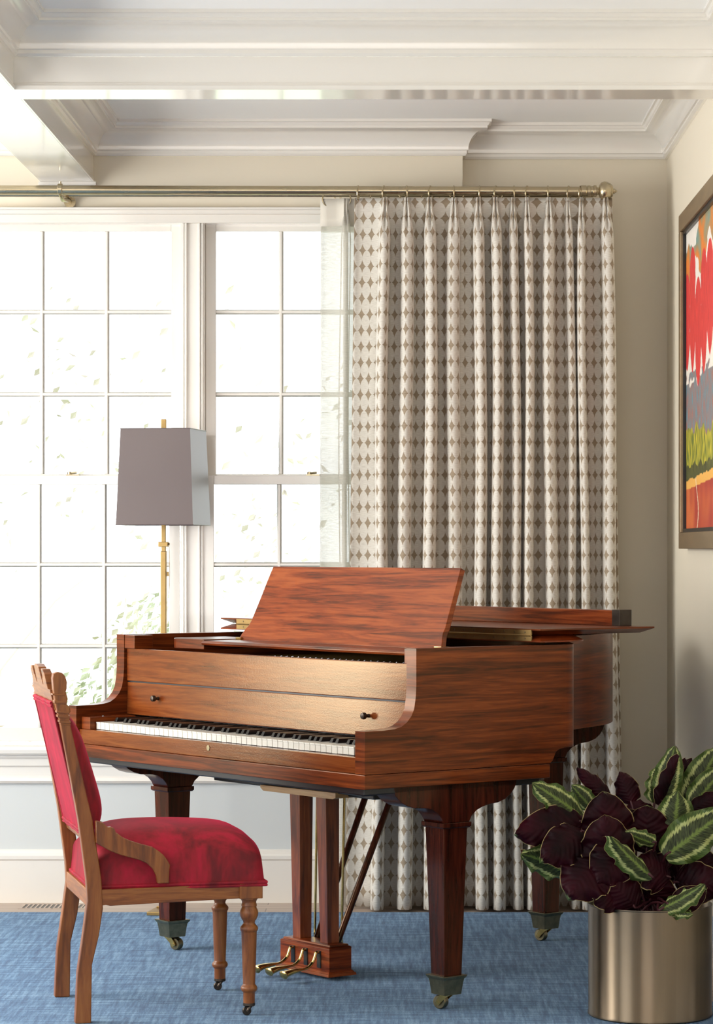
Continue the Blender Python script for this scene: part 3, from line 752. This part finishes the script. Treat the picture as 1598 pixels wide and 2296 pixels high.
# soundboard / bottom, plate, pin block
insp = [(p[0], p[1]) for p in inner(curve, TA*.6)]
poly = [(-.03, .20), (-.03, .66)]+insp[2:-2]+[(-W_+.03, .66), (-W_+.03, .20)]
m = MB(); m.prism(poly, 'z', .700, .712); m.build('soundboard', M['mahog_dark'], pno, smooth=0)
m = MB(); m.prism(poly, 'z', .862, .872); m.build('plate', M['plate'], pno, smooth=0)
m = MB(); m.box((-W_+TA, .19, .80), (-TA, .205, .895)); m.box((-W_+TA, .205, .845), (-TA, .30, .884)); m.build('pin_block', M['mahog_dark'], pno, smooth=0)
pin0 = None
for k in range(72):
    if pin0 is None:
        q = MB(); q.lathe([(.0028, 0), (.0028, .014), (.002, .017), (.0005, .017)], (0, 0, 0), 8); pin0 = o = q.build('tuning_pin', M['steel'], pno)
    else: o = pin0.copy(); C.objects.link(o)
    o.location = (-.75+.009*k+.004*((k//12)), .222+.016*(k % 3), .884)
# lower case: keybed band
m = MB(); m.box((-W_, 0, .592), (0, .609, .6285)); m.build('keybed', M['mahog'], pno, smooth=0, bevel=.0015)
m = MB(); m.box((-W_+.03, .02, .574), (-.03, .60, .593)); m.box((-1.30, .40, .508), (-.50, .62, .575)); m.box((-1.05, .36, .519), (-.50, .42, .575)); m.build('bottom_frame', M['black'], pno, smooth=0, bevel=.003)
# keyslip with lock escutcheon
m = MB(); m.box((-W_+TA, .010, .629), (-TA, .034, .671)); ks = m.build('keyslip', M['mahog_worn'], pno, smooth=0, bevel=.0015)
m = MB(); m.lathe([(.0055, -.0012), (.0075, -.0012), (.0075, .001), (.0055, .001)], (-.732, .0098, .655), 18, 'y'); esc = m.build('keyhole', M['oldbrass'], ks)
m = MB(); m.lathe([(.0045, -.0006), (.0045, .0006)], (-.732, .0096, .655), 14, 'y'); m.build('keyhole_slot', M['black'], ks)
# cheek blocks
for a, b, nm in ((-1.419, -1.370, 'cheek_block'), (-.0925, -.0425, 'cheek_block')):
    m = MB(); m.box((a, .016 if a < -1 else .060, .671), (b, .172, .7065 if a < -1 else .695)); cb = m.build(nm, M['mahog'], pno, smooth=0, bevel=.0015)
    q = MB(); q.lathe([(.004, 0), (.004, .002), (.0015, .003)], ((a+b)/2, .075, .7065), 10); q.build('screw', M['steel'], cb)
# keys
K0, K1 = -1.3675, -.0941; kw = (K1-K0)/52
def white_key():
    m = MB(); g = .0009
    m.box((g, .0356, .672), (kw-g, .20, .6925)); m.box((g, .0345, .6885), (kw-g, .0356, .6925)); return m
wk0 = None
for k in range(52):
    if wk0 is None: wk0 = o = white_key().build('white_key', M['ivory'], pno, smooth=0, bevel=.0006)
    else: o = wk0.copy(); C.objects.link(o)
    o.location = (K0+kw*k, 0, random.uniform(-.0004, .0004))
bk0 = None; names = 'ABCDEFG'
for k in range(51):
    if names[k % 7] in 'BE': continue
    if bk0 is None:
        m = MB(); hwb = kw*.27; m.add([(-hwb, .083, .690), (hwb, .083, .690), (hwb, .20, .690), (-hwb, .20, .690), (-hwb*.8, .091, .7045), (hwb*.8, .091, .7045), (hwb*.8, .20, .7045), (-hwb*.8, .20, .7045)],
              [(0,3,2,1),(4,5,6,7),(0,1,5,4),(1,2,6,5),(2,3,7,6),(3,0,4,7)])
        bk0 = o = m.build('black_key', M['ebony'], pno, smooth=0, bevel=.0012)
    else: o = bk0.copy(); C.objects.link(o)
    o.location = (K0+kw*(k+1), 0, 0)
m = MB(); m.box((K0-.002, .036, .660), (K1+.002, .18, .671)); m.build('key_frame', M['black'], pno, smooth=0)
# fallboard: lower panel with knobs, upper panel
m = MB(); m.add([(-W_+TA, .172, .7085), (-TA, .172, .7085), (-TA, .19, .7085), (-W_+TA, .19, .7085), (-W_+TA, .1745, .8035), (-TA, .1745, .8035), (-TA, .19, .8035), (-W_+TA, .19, .8035)],
                [(0,3,2,1),(4,5,6,7),(0,1,5,4),(1,2,6,5),(2,3,7,6),(3,0,4,7)])
fb = m.build('fallboard', M['mahog_worn'], pno, smooth=0, bevel=.002)
for ku in (-1.248, -.217):
    m = MB(); m.lathe([(.0048, 0), (.0052, -.004), (.0042, -.008), (.006, -.012), (.0088, -.015), (.0092, -.020), (.0078, -.0245), (.003, -.026), (.0005, -.026)], (ku, .175, .762), 20, 'y'); m.build('knob', M['iron'], fb)
m = MB(); m.box((-W_+TA, .172, .8075), (-TA, .192, .903)); m.build('upper_panel', M['mahog_worn'], pno, smooth=0, bevel=.002)
m = MB(); m.box((-W_+TA, .176, .803), (-TA, .19, .808)); m.build('panel_gap', M['black'], pno, smooth=0)
# inner side blocks at the ends of the action
for a, b in ((-W_+TA, -W_+TA+.055), (-TA-.012, -TA)):
    m = MB(); m.box((a, .165, .903), (b, .23, .943)); m.build('end_block', M['mahog'], pno, smooth=0, bevel=.0015)
# music desk: slide blocks, shelf rail and the leaning board
dk = MB()
def blk(u0, u1, v0, v1, z0, z1, r=.045):
    pts = []
    for k in range(7): a = math.pi+k/6*HP; pts.append((u0+r+r*math.cos(a), v0+r+r*math.sin(a)))
    pts += [(u1, v0), (u1, v1), (u0, v1)]
    dk.prism(pts, 'z', z0, z1)
blk(-1.268, -1.077, .220, .42, .908, .9375)
dkb = dk.build('desk_slide', M['mahog'], pno, smooth=30, bevel=.002)
dk = MB()
dk.prism([(.215, .921), (.212, .928), (.218, .934), (.40, .936), (.40, .921)], 'x', -1.08, -.055)
dk.build('desk_shelf', M['mahog'], pno, smooth=25, bevel=.0015)
half = [(-.110, 0), (-.118, .018), (-.126, .036), (-.130, .048), (-.129, .062), (-.165, .240)]
left = [(-1.045, .240), (-1.040, .066), (-1.043, .048), (-1.052, .038), (-1.060, .020), (-1.066, .0)]
lean = math.atan2(.11, .214)
def dpt(u, q, n): return (u, .330+q*math.sin(lean)+n*math.cos(lean), .934+q*math.cos(lean)-n*math.sin(lean))
outl = half+left
m = MB(); n_ = len(outl); m.add([dpt(u, q, 0) for u, q in outl]+[dpt(u, q, .016) for u, q in outl],
    [(i, (i+1) % n_, n_+(i+1) % n_, n_+i) for i in range(n_)]+[tuple(range(n_-1, -1, -1)), tuple(range(n_, 2*n_))])
m.build('music_desk', M['mahog_desk'], pno, smooth=25, bevel=.002)
m = MB(); m.box((-.135, .325, .930), (-.105, .352, .942)); m.box((-1.07, .325, .930), (-1.045, .352, .942)); m.tube([(-.6, .345, .936), (-.6, .42, 1.06)], .005, 8); m.build('desk_hinge', M['brass'], pno, smooth=0)
# lid: main leaf and the front flap folded back on top of it
VH = .550
lid_path = [(.03, VH), (.03, .66)]+[tuple(p) for p in inner(curve, -.026)[3:-3]]+[(-W_-.026, .66), (-W_-.026, VH)]
def leaf_prof(out_poly, z_wide, z_mid, z_narrow, inset):
    cx = sum(p[0] for p in out_poly)/len(out_poly); 
    ins = offset_poly(out_poly, -inset); ins = [(p[0], max(p[1], VH)) for p in ins]
    mm = MB(); mm.loft([[(x, y, z_wide) for x, y in out_poly], [(x, y, z_mid) for x, y in out_poly], [(x, y, z_narrow) for x, y in ins]]); return mm
leaf_prof(lid_path, .952, .956, .9685, .028).build('lid', M['mahog_desk'], pno, smooth=25)
flap = [(.03, VH), (.03, .955), (-W_-.026, .955), (-W_-.026, VH)]
leaf_prof(flap, .987, .983, .9705, .028).build('lid_flap', M['mahog'], pno, smooth=25)
m = MB(); m.box((-1.35, .905, .987), (-.085, .945, 1.030)); m.build('lid_bar', M['mahog_desk'], pno, smooth=0, bevel=.0015)
m = MB(); m.box((-.085, .903, .987), (-.053, .947, 1.0315)); m.build('bar_end_cap', M['iron'], pno, smooth=0, bevel=.001)
m = MB(); m.box((-1.40, VH-.0022, .9545), (-.005, VH+.001, .9682)); m.box((-1.40, VH-.0022, .9708), (-.005, VH+.001, .9845)); m.tube([(-1.40, VH-.003, .9695), (-.005, VH-.003, .9695)], .0024, 8)
hg = m.build('piano_hinge', M['lampbrass'], pno, smooth=30)
q = MB()
for k in range(32):
    for z in (.9612, .9778): q.lathe([(.0026, -.0030), (.0026, -.0020)], (-.03-.043*k, VH, z), 8, 'y')
q.build('screws', M['oldbrass'], hg)
# legs
def caster(m_w, m_f, cx, cy, ang):
    R = .0185; c, s = math.cos(ang), math.sin(ang)
    ax = Vector((-s, c, 0)); dr = Vector((c, s, 0)); ctr = Vector((cx, cy, R))+dr*.016
    for t0, t1, r in ((-.011, .011, R), ):
        rings = []
        for t_, rr in ((-.0115, R*.5), (-.0115, R*.88), (-.008, R), (.008, R), (.0115, R*.88), (.0115, R*.5)):
            rings.append([tuple(ctr+ax*t_+(dr*math.cos(k*math.pi/10)+Vector((0, 0, 1))*math.sin(k*math.pi/10))*rr) for k in range(20)])
        m_w.loft(rings)
    for sg in (-1, 1):
        o_ = ax*(sg*.0145); prof = [(-.022, .042), (.006, .042), (.016, .030), (.024, .016), (.014, .010), (.006, .020), (-.010, .034)]
        a = [Vector((cx, cy, 0))+o_+dr*p+Vector((0, 0, z)) for p, z in prof]; b = [p+ax*(sg*.004) for p in a]
        n = len(a); m_f.add([tuple(p) for p in a+b], [(i, (i+1) % n, n+(i+1) % n, n+i) for i in range(n)]+[tuple(range(n-1, -1, -1)), tuple(range(n, 2*n))])
    m_f.tube([tuple(Vector((cx, cy, .037))-ax*.016), tuple(Vector((cx, cy, .037))+ax*.016)], .006, 8)
    m_f.tube([tuple(ctr-ax*.019), tuple(ctr+ax*.019)], .004, 8)
def piano_leg(uc, vc, dz, ang):
    lg = MB()
    lg.frustum(uc, vc, .088, .0285, .0285, .476+dz, .039, .039)
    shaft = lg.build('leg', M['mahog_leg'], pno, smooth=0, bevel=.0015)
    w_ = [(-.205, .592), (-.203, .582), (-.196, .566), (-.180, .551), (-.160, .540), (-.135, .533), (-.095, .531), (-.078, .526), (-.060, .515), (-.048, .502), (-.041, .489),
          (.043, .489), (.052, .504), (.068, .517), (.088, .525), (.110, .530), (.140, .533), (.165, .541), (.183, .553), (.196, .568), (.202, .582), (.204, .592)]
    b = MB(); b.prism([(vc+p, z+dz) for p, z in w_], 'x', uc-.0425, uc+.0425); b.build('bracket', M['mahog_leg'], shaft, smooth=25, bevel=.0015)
    c_ = MB(); c_.frustum(uc, vc, .474+dz, .043, .043, .478+dz, .047, .047); c_.frustum(uc, vc, .478+dz, .047, .047, .489+dz, .047, .047); c_.build('collar', M['mahog_leg'], shaft, smooth=0, bevel=.001)
    f_ = MB(); rr = []
    for z, h_ in ((.040, .0275), (.070, .0310), (.080, .0330), (.085, .0370), (.089, .0385), (.0905, .0385), (.0905, .030)): rr.append([(uc-h_, vc-h_, z), (uc+h_, vc-h_, z), (uc+h_, vc+h_, z), (uc-h_, vc+h_, z)])
    f_.loft(rr); f_.build('ferrule', M['oldbrass'], shaft, smooth=20)
    wh = MB(); fk = MB(); caster(wh, fk, uc, vc, ang)
    fo = fk.build('caster', M['brass'], shaft, smooth=30); wh.build('wheel', M['oldbrass'], fo, smooth=30)
piano_leg(-.0725, .317, 0, math.radians(205))
piano_leg(-1.398, .317, 0, math.radians(20))
piano_leg(-.853, 1.316, .072, math.radians(200))
# pedal lyre
ly = MB(); ly.prism([(-.984, .519), (-.984, .512), (-.970, .503), (-.628, .503), (-.614, .508), (-.614, .522)], 'y', .352, .372); ly.box((-.975, .372, .505), (-.62, .46, .522))
lyre = ly.build('pedal_lyre', M['lightwood'], pno, smooth=0, bevel=.001)
for ua, ub, wa, wb in ((-.825, -.821, .0245, .0182), (-.6975, -.6875, .0240, .0182)):
    m = MB(); m.frustum(ub, .385, .096, wb, .0195, .505, wa, .0235, 0, (ua, .385)); m.build('lyre_post', M['mahog_post_lit'], lyre, smooth=0, bevel=.0015)
m = MB(); m.box((-.872, .345, .018), (-.633, .421, .086))
m.frustum(-.7525, .383, .010, .130, .049, .018, .128, .047); m.frustum(-.7525, .383, .018, .126, .045, .024, .121, .040); m.frustum(-.7525, .383, .086, .1215, .040, .091, .1165, .035); m.frustum(-.7525, .383, .091, .1145, .033, .0965, .112, .031)
lb = m.build('lyre_box', M['mahog_desk'], lyre, smooth=0, bevel=.0012)
for u, ut in ((-.808, -.803), (-.746, -.740), (-.682, -.670)):
    path = catmull([(u, .350, .070), (u, .336, .074), (u, .330, .062), (u, .322, .046), (u+(ut-u)*.3, .302, .034), (u+(ut-u)*.6, .272, .031), (ut, .240, .029), (ut, .222, .025), (ut, .212, .022)], 4)
    n = len(path); rad = [.0058+.0145*max(0, (k/n-.55)/.45)**.8 if k < n-3 else (.0195, .016, .008)[k-n+3] for k in range(n)]
    m = MB(); m.tube(path, rad, 14, flat=.62, up=(0, -.05, 1)); m.build('pedal', M['brass'], lb, smooth=60)
    q = MB(); q.box((u-.009, .3435, .030), (u+.009, .346, .078)); q.build('pedal_slot', M['black'], lb, smooth=0)
for u0, u1 in ((-.705, -.690), (-.805, -.815)):
    m = MB(); m.tube([(u0, .424, .090), (u1, .655, .60)], .0095, 12); m.build('lyre_brace', M['mahog_leg'], lyre)
for u0, u1 in ((-.722, -.706), (-.852, -.838)):
    m = MB(); m.tube([(u0, .450, .040), (u1, .450, .53)], .0037, 8); m.build('pedal_rod', M['brass'], lyre)

# ------------------------------------------------------------------ the red velvet chair
ch = thing('side_chair', 'carved oak side chair with crimson velvet seat and back, pulled up to the piano', 'chair', (-.466, 7.19, 0), math.radians(14.5))
# rear posts: side profile f-z, extruded across
R_edge = [(-.409, 0), (-.407, .146), (-.389, .222), (-.379, .289), (-.383, .362), (-.405, .511), (-.437, .647), (-.464, .765), (-.462, .772), (-.466, .779), (-.461, .788), (-.463, .800), (-.471, .806), (-.468, .820), (-.473, .838), (-.471, .845), (-.470, .862), (-.474, .876), (-.482, .886), (-.494, .888)]
L_edge = [(-.505, .884), (-.507, .872), (-.504, .840), (-.499, .806), (-.488, .765), (-.466, .648), (-.441, .512), (-.421, .363), (-.418, .309), (-.430, .219), (-.443, .129), (-.449, 0)]
for sgn in (-1, 1):
    a, b = sorted((sgn*.192, sgn*.224))
    m = MB(); m.prism(R_edge+L_edge, 'y', a, b); rp = m.build('rear_post', M['chairwood'], ch, smooth=25, bevel=.0025)
    for zc, hz, ex in ((.757, .0016, .0012), (.764, .0030, .0024), (.777, .0032, .0030), (.788, .0030, .0026), (.813, .0040, .0016), (.832, .0022, .0014)):
        fl, frr = -.488-(zc-.765)*.262, -.4635-(zc-.765)*.20
        q = MB(); q.prism([(fl-ex, zc-hz), (frr+ex, zc-hz-.003), (frr+ex, zc+hz-.003), (fl-ex, zc+hz)], 'y', a-ex, b+ex); q.build('moulding_band', M['chairwood_h'], rp, smooth=0, bevel=.0008)
# crest rail with crenellated top
def back_f(z):  # front face of the back plane at height z
    return -.405-(z-.511)*.2353
m = MB()
def crest(y): # top outline
    pts = [(-.192, .842), (-.150, .842), (-.150, .880), (-.128, .892), (-.098, .892), (-.090, .868), (-.082, .868), (-.074, .850), (-.060, .850), (-.052, .872), (-.046, .894), (-.020, .900), (.020, .900), (.046, .894), (.052, .872), (.060, .850), (.074, .850), (.082, .868), (.090, .868), (.098, .892), (.128, .892), (.150, .880), (.150, .842), (.192, .842)]
    return pts
tp = crest(0); bt = [(.192, .790), (-.192, .790)]
outl = tp+bt; n = len(outl)
fr = [(back_f(z)-.006, y, z) for y, z in outl]; bk = [(back_f(z)-.027, y, z) for y, z in outl]
m.add(fr+bk, [(i, (i+1) % n, n+(i+1) % n, n+i) for i in range(n)]+[tuple(range(n-1, -1, -1)), tuple(range(n, 2*n))])
m.build('crest_rail', M['chairwood_h'], ch, smooth=0, bevel=.0015)
# lower back rail
m = MB(); m.add([(back_f(z)-d, y, z) for z in (.452, .484) for d in (.004, .026) for y in (-.192, .192)], [(0,1,3,2),(4,6,7,5),(0,4,5,1),(2,3,7,6),(0,2,6,4),(1,5,7,3)]); m.build('lower_back_rail', M['chairwood_h'], ch, smooth=0, bevel=.002)
# back upholstery: bulging front pad, flat rear panel, welts
def sup(t, p=3.2): return max(0.0, 1-abs(t)**p)**(1/p)
def backpad(i, j, nu=22, nv=26):
    a = -1+2*i/(nu-1); b = -1+2*j/(nv-1); z = .632+.153*b; y = .188*a
    bul = .052*(max(0, 1-abs(a)**3.0)**.5)*(max(0, 1-abs(b)**4)**.55)*(1-.22*b)
    return (back_f(z)-.004+bul, y, z)
m = MB(); m.grid(22, 26, backpad); n0 = 22*26
m.grid(22, 26, lambda i, j: (back_f(.632+.153*(-1+2*j/25))-.012, .188*(-1+2*i/21), .632+.153*(-1+2*j/25)))
bp = m.build('back_cushion', M['velvet'], ch, smooth=80)
m = MB(); zz0, zz1 = .472, .808
m.add([(back_f(z)-d, y, z) for z in (zz0, zz1) for d in (.012, .0295) for y in (-.186, .186)], [(0,1,3,2),(4,6,7,5),(0,4,5,1),(2,3,7,6),(0,2,6,4),(1,5,7,3)])
m.build('back_panel', M['velvet'], ch, smooth=0, bevel=.003)
m = MB()
for z in (.474, .482, .800, .808): m.tube([(back_f(z)-.030, -.188+.0376*k, z+.0012*math.sin(k*2.3)) for k in range(11)], .0042, 8)
for y in (-.186, .186): m.tube([(back_f(z)-.029, y, z) for z in (.474, .56, .65, .74, .808)], .0030, 8)
m.build('back_welt', M['velvet'], ch)
# seat cushion
def seat_xy(a, b):  # a: side -1..1, b: rear->front -1..1
    hwid = .205+.022*(b+1)/2
    f = -.186+.222*b
    return f, hwid*a
def seatp(i, j, nu=30, nv=30):
    a = -1+2*i/(nu-1); b = -1+2*j/(nv-1)
    f, y = seat_xy(a, b)
    h = .150*(max(0, 1-abs(a)**4.5)**.34)*(max(0, 1-abs(b)**(9.0 if b > 0 else 5.0))**.34)*(1-.05*b-.08*b*b-.06*a*a)
    if b > 0: f += .0*h
    bul = .012*math.sin(min(1, h/.13)*math.pi)
    return (f+bul*b*abs(b)**3, y*(1+.05*math.sin(min(1, h/.13)*math.pi)*abs(a)**3), .338+h+.003*b)
m = MB(); m.grid(30, 30, seatp)
m.box((-.405, -.200, .334), (.034, .200, .340))
m.build('seat_cushion', M['velvet'], ch, smooth=80)
m = MB()
ring = [(-.408, -.208), (-.20, -.216), (.040, -.231), (.040, .231), (-.20, .216), (-.408, .208)]
for dz, rr_ in ((.344, .0045), (.3365, .004)):
    pts = []
    for k in range(6):
        p, q = ring[k], ring[(k+1) % 6]
        for s_ in range(6): t_ = s_/6; pts.append((p[0]+(q[0]-p[0])*t_, p[1]+(q[1]-p[1])*t_, dz+.007*(p[0]+(q[0]-p[0])*t_)))
    pts.append(pts[0]); m.tube(pts, rr_, 8, up=(0, 0, 1))
m.build('seat_welt', M['velvet'], ch)
# seat rails
m = MB(); m.prism([(-.400, .294), (-.372, .297), (-.36, .2945), (-.027, .3025), (-.027, .340), (-.400, .336)], 'y', -.222, -.200); m.prism([(-.400, .294), (-.372, .297), (-.36, .2945), (-.027, .3025), (-.027, .340), (-.400, .336)], 'y', .200, .222)
m.box((.006, -.20, .302), (.030, .20, .340)); m.box((-.418, -.195, .294), (-.395, .195, .336)); m.build('seat_rail', M['chairwood_h'], ch, smooth=0, bevel=.0015)
# hip brackets
ap = [(-.400, .512), (-.392, .511), (-.380, .506), (-.370, .4955), (-.362, .4965), (-.353, .492), (-.348, .480), (-.344, .479), (-.330, .468), (-.310, .459), (-.285, .4505), (-.255, .442), (-.240, .432), (-.228, .422), (-.218, .409), (-.211, .396), (-.213, .380), (-.214, .350), (-.243, .350), (-.246, .370), (-.254, .386), (-.269, .401), (-.290, .411), (-.314, .418), (-.340, .426), (-.360, .434), (-.380, .445), (-.398, .456)]
for sgn in (-1, 1):
    a, b = sorted((sgn*.222, sgn*.243))
    m = MB(); m.prism(ap, 'y', a, b); m.build('hip_bracket', M['chairwood'], ch, smooth=25, bevel=.002)
# turned front legs with casters
prof = [(.0, .302), (.0226, .302), (.0226, .299), (.0205, .297), (.0184, .292), (.0184, .288), (.020, .285), (.020, .281), (.0185, .280), (.0196, .276), (.0225, .270), (.0238, .263), (.0228, .255), (.020, .249), (.0195, .247), (.0162, .243), (.0148, .238), (.0155, .235), (.019, .231), (.0225, .227), (.0234, .223), (.0222, .218), (.0205, .216), (.020, .213), (.0188, .170), (.0172, .120), (.0156, .081), (.0160, .079), (.0190, .076), (.0216, .071), (.0210, .066), (.0185, .062), (.0160, .060), (.0152, .058), (.0150, .032), (.0, .032)]
for sgn in (-1, 1):
    m = MB(); m.lathe(prof, (0, sgn*.205, 0), 28); lg = m.build('front_leg', M['chairwood'], ch, smooth=40)
    m = MB(); m.box((-.029, sgn*.205-.029, .302), (.031, sgn*.205+.025, .340)) if sgn > 0 else m.box((-.029, sgn*.205-.025, .302), (.031, sgn*.205+.029, .340)); m.build('leg_block', M['chairwood'], lg, smooth=0, bevel=.0015)
    m = MB(); m.lathe([(.0155, .032), (.016, .026), (.014, .024), (.006, .023)], (0, sgn*.205, 0), 20)
    for e_ in (-1, 1): m.tube([(.004, sgn*.205+e_*.006, .026), (-.006, sgn*.205+e_*.007, .011)], [.005, .0035], 8)
    m.tube([(-.006, sgn*.205-.010, .0115), (-.006, sgn*.205+.010, .0115)], .003, 8)
    cs = m.build('caster', M['iron'], lg)
    q = MB(); q.lathe([(.004, -.005), (.010, -.005), (.0115, -.003), (.0115, .003), (.010, .005), (.004, .005)], (-.006, sgn*.205, .0115), 18, 'y'); q.build('wheel', M['iron'], cs)

# ------------------------------------------------------------------ planter and plant
PC = Vector((.616, 7.0, 0)); PR = .160; PHT = .287
pot = thing('planter', 'round brushed brass planter standing on the blue rug', 'planter', PC)
m = MB(); m.lathe([(.0, .001), (PR-.004, .001), (PR, .004), (PR, .009), (PR-.0015, .012), (PR-.0015, PHT-.004), (PR, PHT-.002), (PR, PHT), (PR-.004, PHT), (PR-.006, PHT-.004), (PR-.006, .02), (.0, .02)], (0, 0, 0), 72)
m.build('body', M['pot'], pot, smooth=30)
m = MB(); m.lathe([(.0, PHT-.045), (.05, PHT-.035), (.12, PHT-.042), (PR-.0065, PHT-.05), (PR-.0065, PHT-.07), (0, PHT-.07)], (0, 0, 0), 36); m.build('soil', M['soil'], pot, smooth=60)

plant = thing('calathea_plant', 'potted plant with green striped leaves and burgundy undersides, in the brass planter', 'plant', (PC.x, PC.y, PHT-.04))
PO = plant.location
def lp(zx, zy, dy):   # crop pixel of the plant study -> point at depth PC.y+dy
    return P(1140+zx/3.489, 1640+zy/3.489, PC.y+dy)
def leaf(b, t, width, side=1, cup=.25, droop=.0, wav=.06, roll=0.0, tilt=(0, -1, .15), seed=0, sharp=1.0):
    """b, t world points of leaf base and tip; side=1 shows the patterned face to the room, -1 the burgundy one"""
    rnd = random.Random(seed*13+5); ax = (t-b); Ln = ax.length; d = ax.normalized()
    nrm = Vector(tilt); nrm = (nrm-d*nrm.dot(d)).normalized()
    if roll: nrm = Matrix.Rotation(roll, 3, d) @ nrm
    wd = d.cross(nrm).normalized(); NU_, NV_ = 21, 30; ph = rnd.random()*6; m = MB()
    def pt(i, j, off=0.0):
        a = -1+2*i/(NU_-1); v = j/(NV_-1)
        w_ = width*.5*(math.sin(math.pi*(.03+.97*v)**.80))**.62*(1 if v < .999 else .02)
        e = abs(a)**3
        wave = wav*width*math.sin(v*19+ph+(1.7 if a > 0 else 0))*e+.4*wav*width*math.sin(v*37+ph*2)*e
        rip = .012*width*math.sin(40*(v-.25*abs(a)))*(1-abs(a)**4)*(.3+abs(a))
        z = -cup*width*.5*(a*a)+droop*Ln*(4*v*(1-v))+wave+rip
        x = w_*a*(1-.25*cup*a*a)
        if v > .93: x *= .8
        return b+d*(Ln*v+.25*wave)+wd*x+nrm*(z+off)-PO
    m.grid(NU_, NV_, lambda i, j: tuple(pt(i, j, .0006)), 0 if side > 0 else 1, lambda i, j: (-1+2*i/(NU_-1), j/(NV_-1)))
    m.grid(NU_, NV_, lambda i, j: tuple(pt(i, j, -.0006)), 1 if side > 0 else 0, lambda i, j: (-1+2*i/(NU_-1), j/(NV_-1)))
    o = m.build('leaf', [M['leaf_top'], M['leaf_under']], plant, smooth=80, fixn=False)
    # petiole down to the soil
    a0 = Vector((rnd.uniform(-.05, .05), rnd.uniform(-.05, .05), -.005)); b0 = b-PO
    q = MB(); q.tube(catmull([tuple(a0), tuple(a0.lerp(b0, .5)+Vector((0, 0, .03))), tuple(b0), tuple(b0+d*Ln*.12)], 4), .0032, 7); q.build('petiole', M['stem'], o)
    return o
G, U = 1, -1
LV = [  # base (px,py,depth), tip (px,py,depth), width m, face, cup, droop, roll
 ((575, 670, -.02), (185, 405, -.06), .085, G, .2, .05, .25), ((650, 600, .05), (490, 420, .06), .060, G, .2, .0, -.3),
 ((790, 520, .08), (535, 280, .10), .055, U, .5, .03, .2), ((960, 560, .06), (862, 315, .08), .075, U, .5, .05, -.3),
 ((590, 720, -.04), (60, 800, -.10), .125, U, .25, .06, .0), ((600, 790, -.08), (270, 1000, -.15), .125, U, .35, .08, .1),
 ((800, 930, -.05), (745, 480, -.07), .150, U, .3, .08, .0), ((790, 1100, -.10), (760, 665, -.12), .155, U, .3, .08, .1),
 ((1080, 950, -.04), (1085, 582, -.05), .140, U, .25, .05, -.1), ((1020, 700, .04), (1030, 528, .06), .100, U, .3, .02, .0),
 ((500, 1130, -.06), (100, 960, -.12), .095, G, .2, -.10, -.5), ((700, 1010, -.12), (470, 1290, -.17), .150, U, .3, .10, .2),
 ((900, 900, -.12), (690, 1190, -.16), .130, U, .3, .08, -.1), ((1130, 1150, -.15), (800, 820, -.20), .075, G, .45, -.06, .3),
 ((1150, 880, -.09), (912, 785, -.10), .050, G, .3, .05, -.6), ((1140, 560, .06), (1160, 280, .07), .060, G, .3, .02, .5),
 ((1200, 560, .04), (1300, 112, .03), .085, G, .35, .05, -.2), ((1180, 580, .03), (1335, 190, .01), .055, U, .6, .0, .7),
 ((1290, 850, -.04), (1325, 465, -.03), .115, G, .3, .05, .0), ((1390, 600, .08), (1640, 120, .08), .105, G, .25, .05, .1),
 ((1420, 610, .05), (1690, 270, .04), .085, G, .25, .03, .1), ((1220, 980, -.10), (1700, 620, -.10), .120, G, .15, .05, .05),
 ((1400, 650, .03), (1650, 470, .02), .060, U, .4, .0, -.2), ((1170, 1400, -.15), (1530, 1190, -.18), .065, G, .5, -.06, -.5),
 ((1350, 300, .09), (1480, 245, .10), .060, U, .3, .0, .0), ((1300, 560, .09), (1400, 240, .10), .075, G, .25, .0, .1),
 ((880, 1330, -.11), (640, 1240, -.16), .090, U, .3, .08, .3), ((1000, 1380, -.12), (790, 1170, -.14), .110, U, .3, .06, .0),
 ((1260, 1150, -.08), (1010, 1000, -.11), .125, U, .3, .06, .4), ((1280, 1370, -.13), (1540, 1250, -.165), .075, U, .3, .05, .1),
 ((1230, 1340, -.14), (1440, 1425, -.168), .050, G, .4, -.1, -.5), ((1280, 1030, -.02), (1640, 1080, -.08), .130, U, .3, .06, .0),
 ((1300, 1180, -.06), (1680, 1200, -.12), .120, U, .3, .06, .2), ((1100, 1100, .0), (900, 1180, -.06), .150, U, .2, .05, .0),
 ((1300, 1160, .02), (1230, 900, .03), .140, U, .2, .03, .2), ((1000, 900, .0), (880, 620, .0), .150, U, .2, .03, .3), ((1250, 900, .0), (1180, 640, .02), .130, U, .2, .03, -.2),
 ((700, 1150, -.02), (560, 1010, -.08), .140, U, .2, .06, .1), ((1100, 1330, -.06), (1180, 1120, -.09), .130, U, .2, .06, .1),
]
for k, (b, t, wd_, sd, cup, dr, rl) in enumerate(LV):
    leaf(lp(*b), lp(*t), wd_, sd, cup*(1.9 if k in (13, 24) else 1), dr, (.17 if k in (13, 24) else .12 if sd > 0 else .085), rl, (0, -1, .18), k+1)
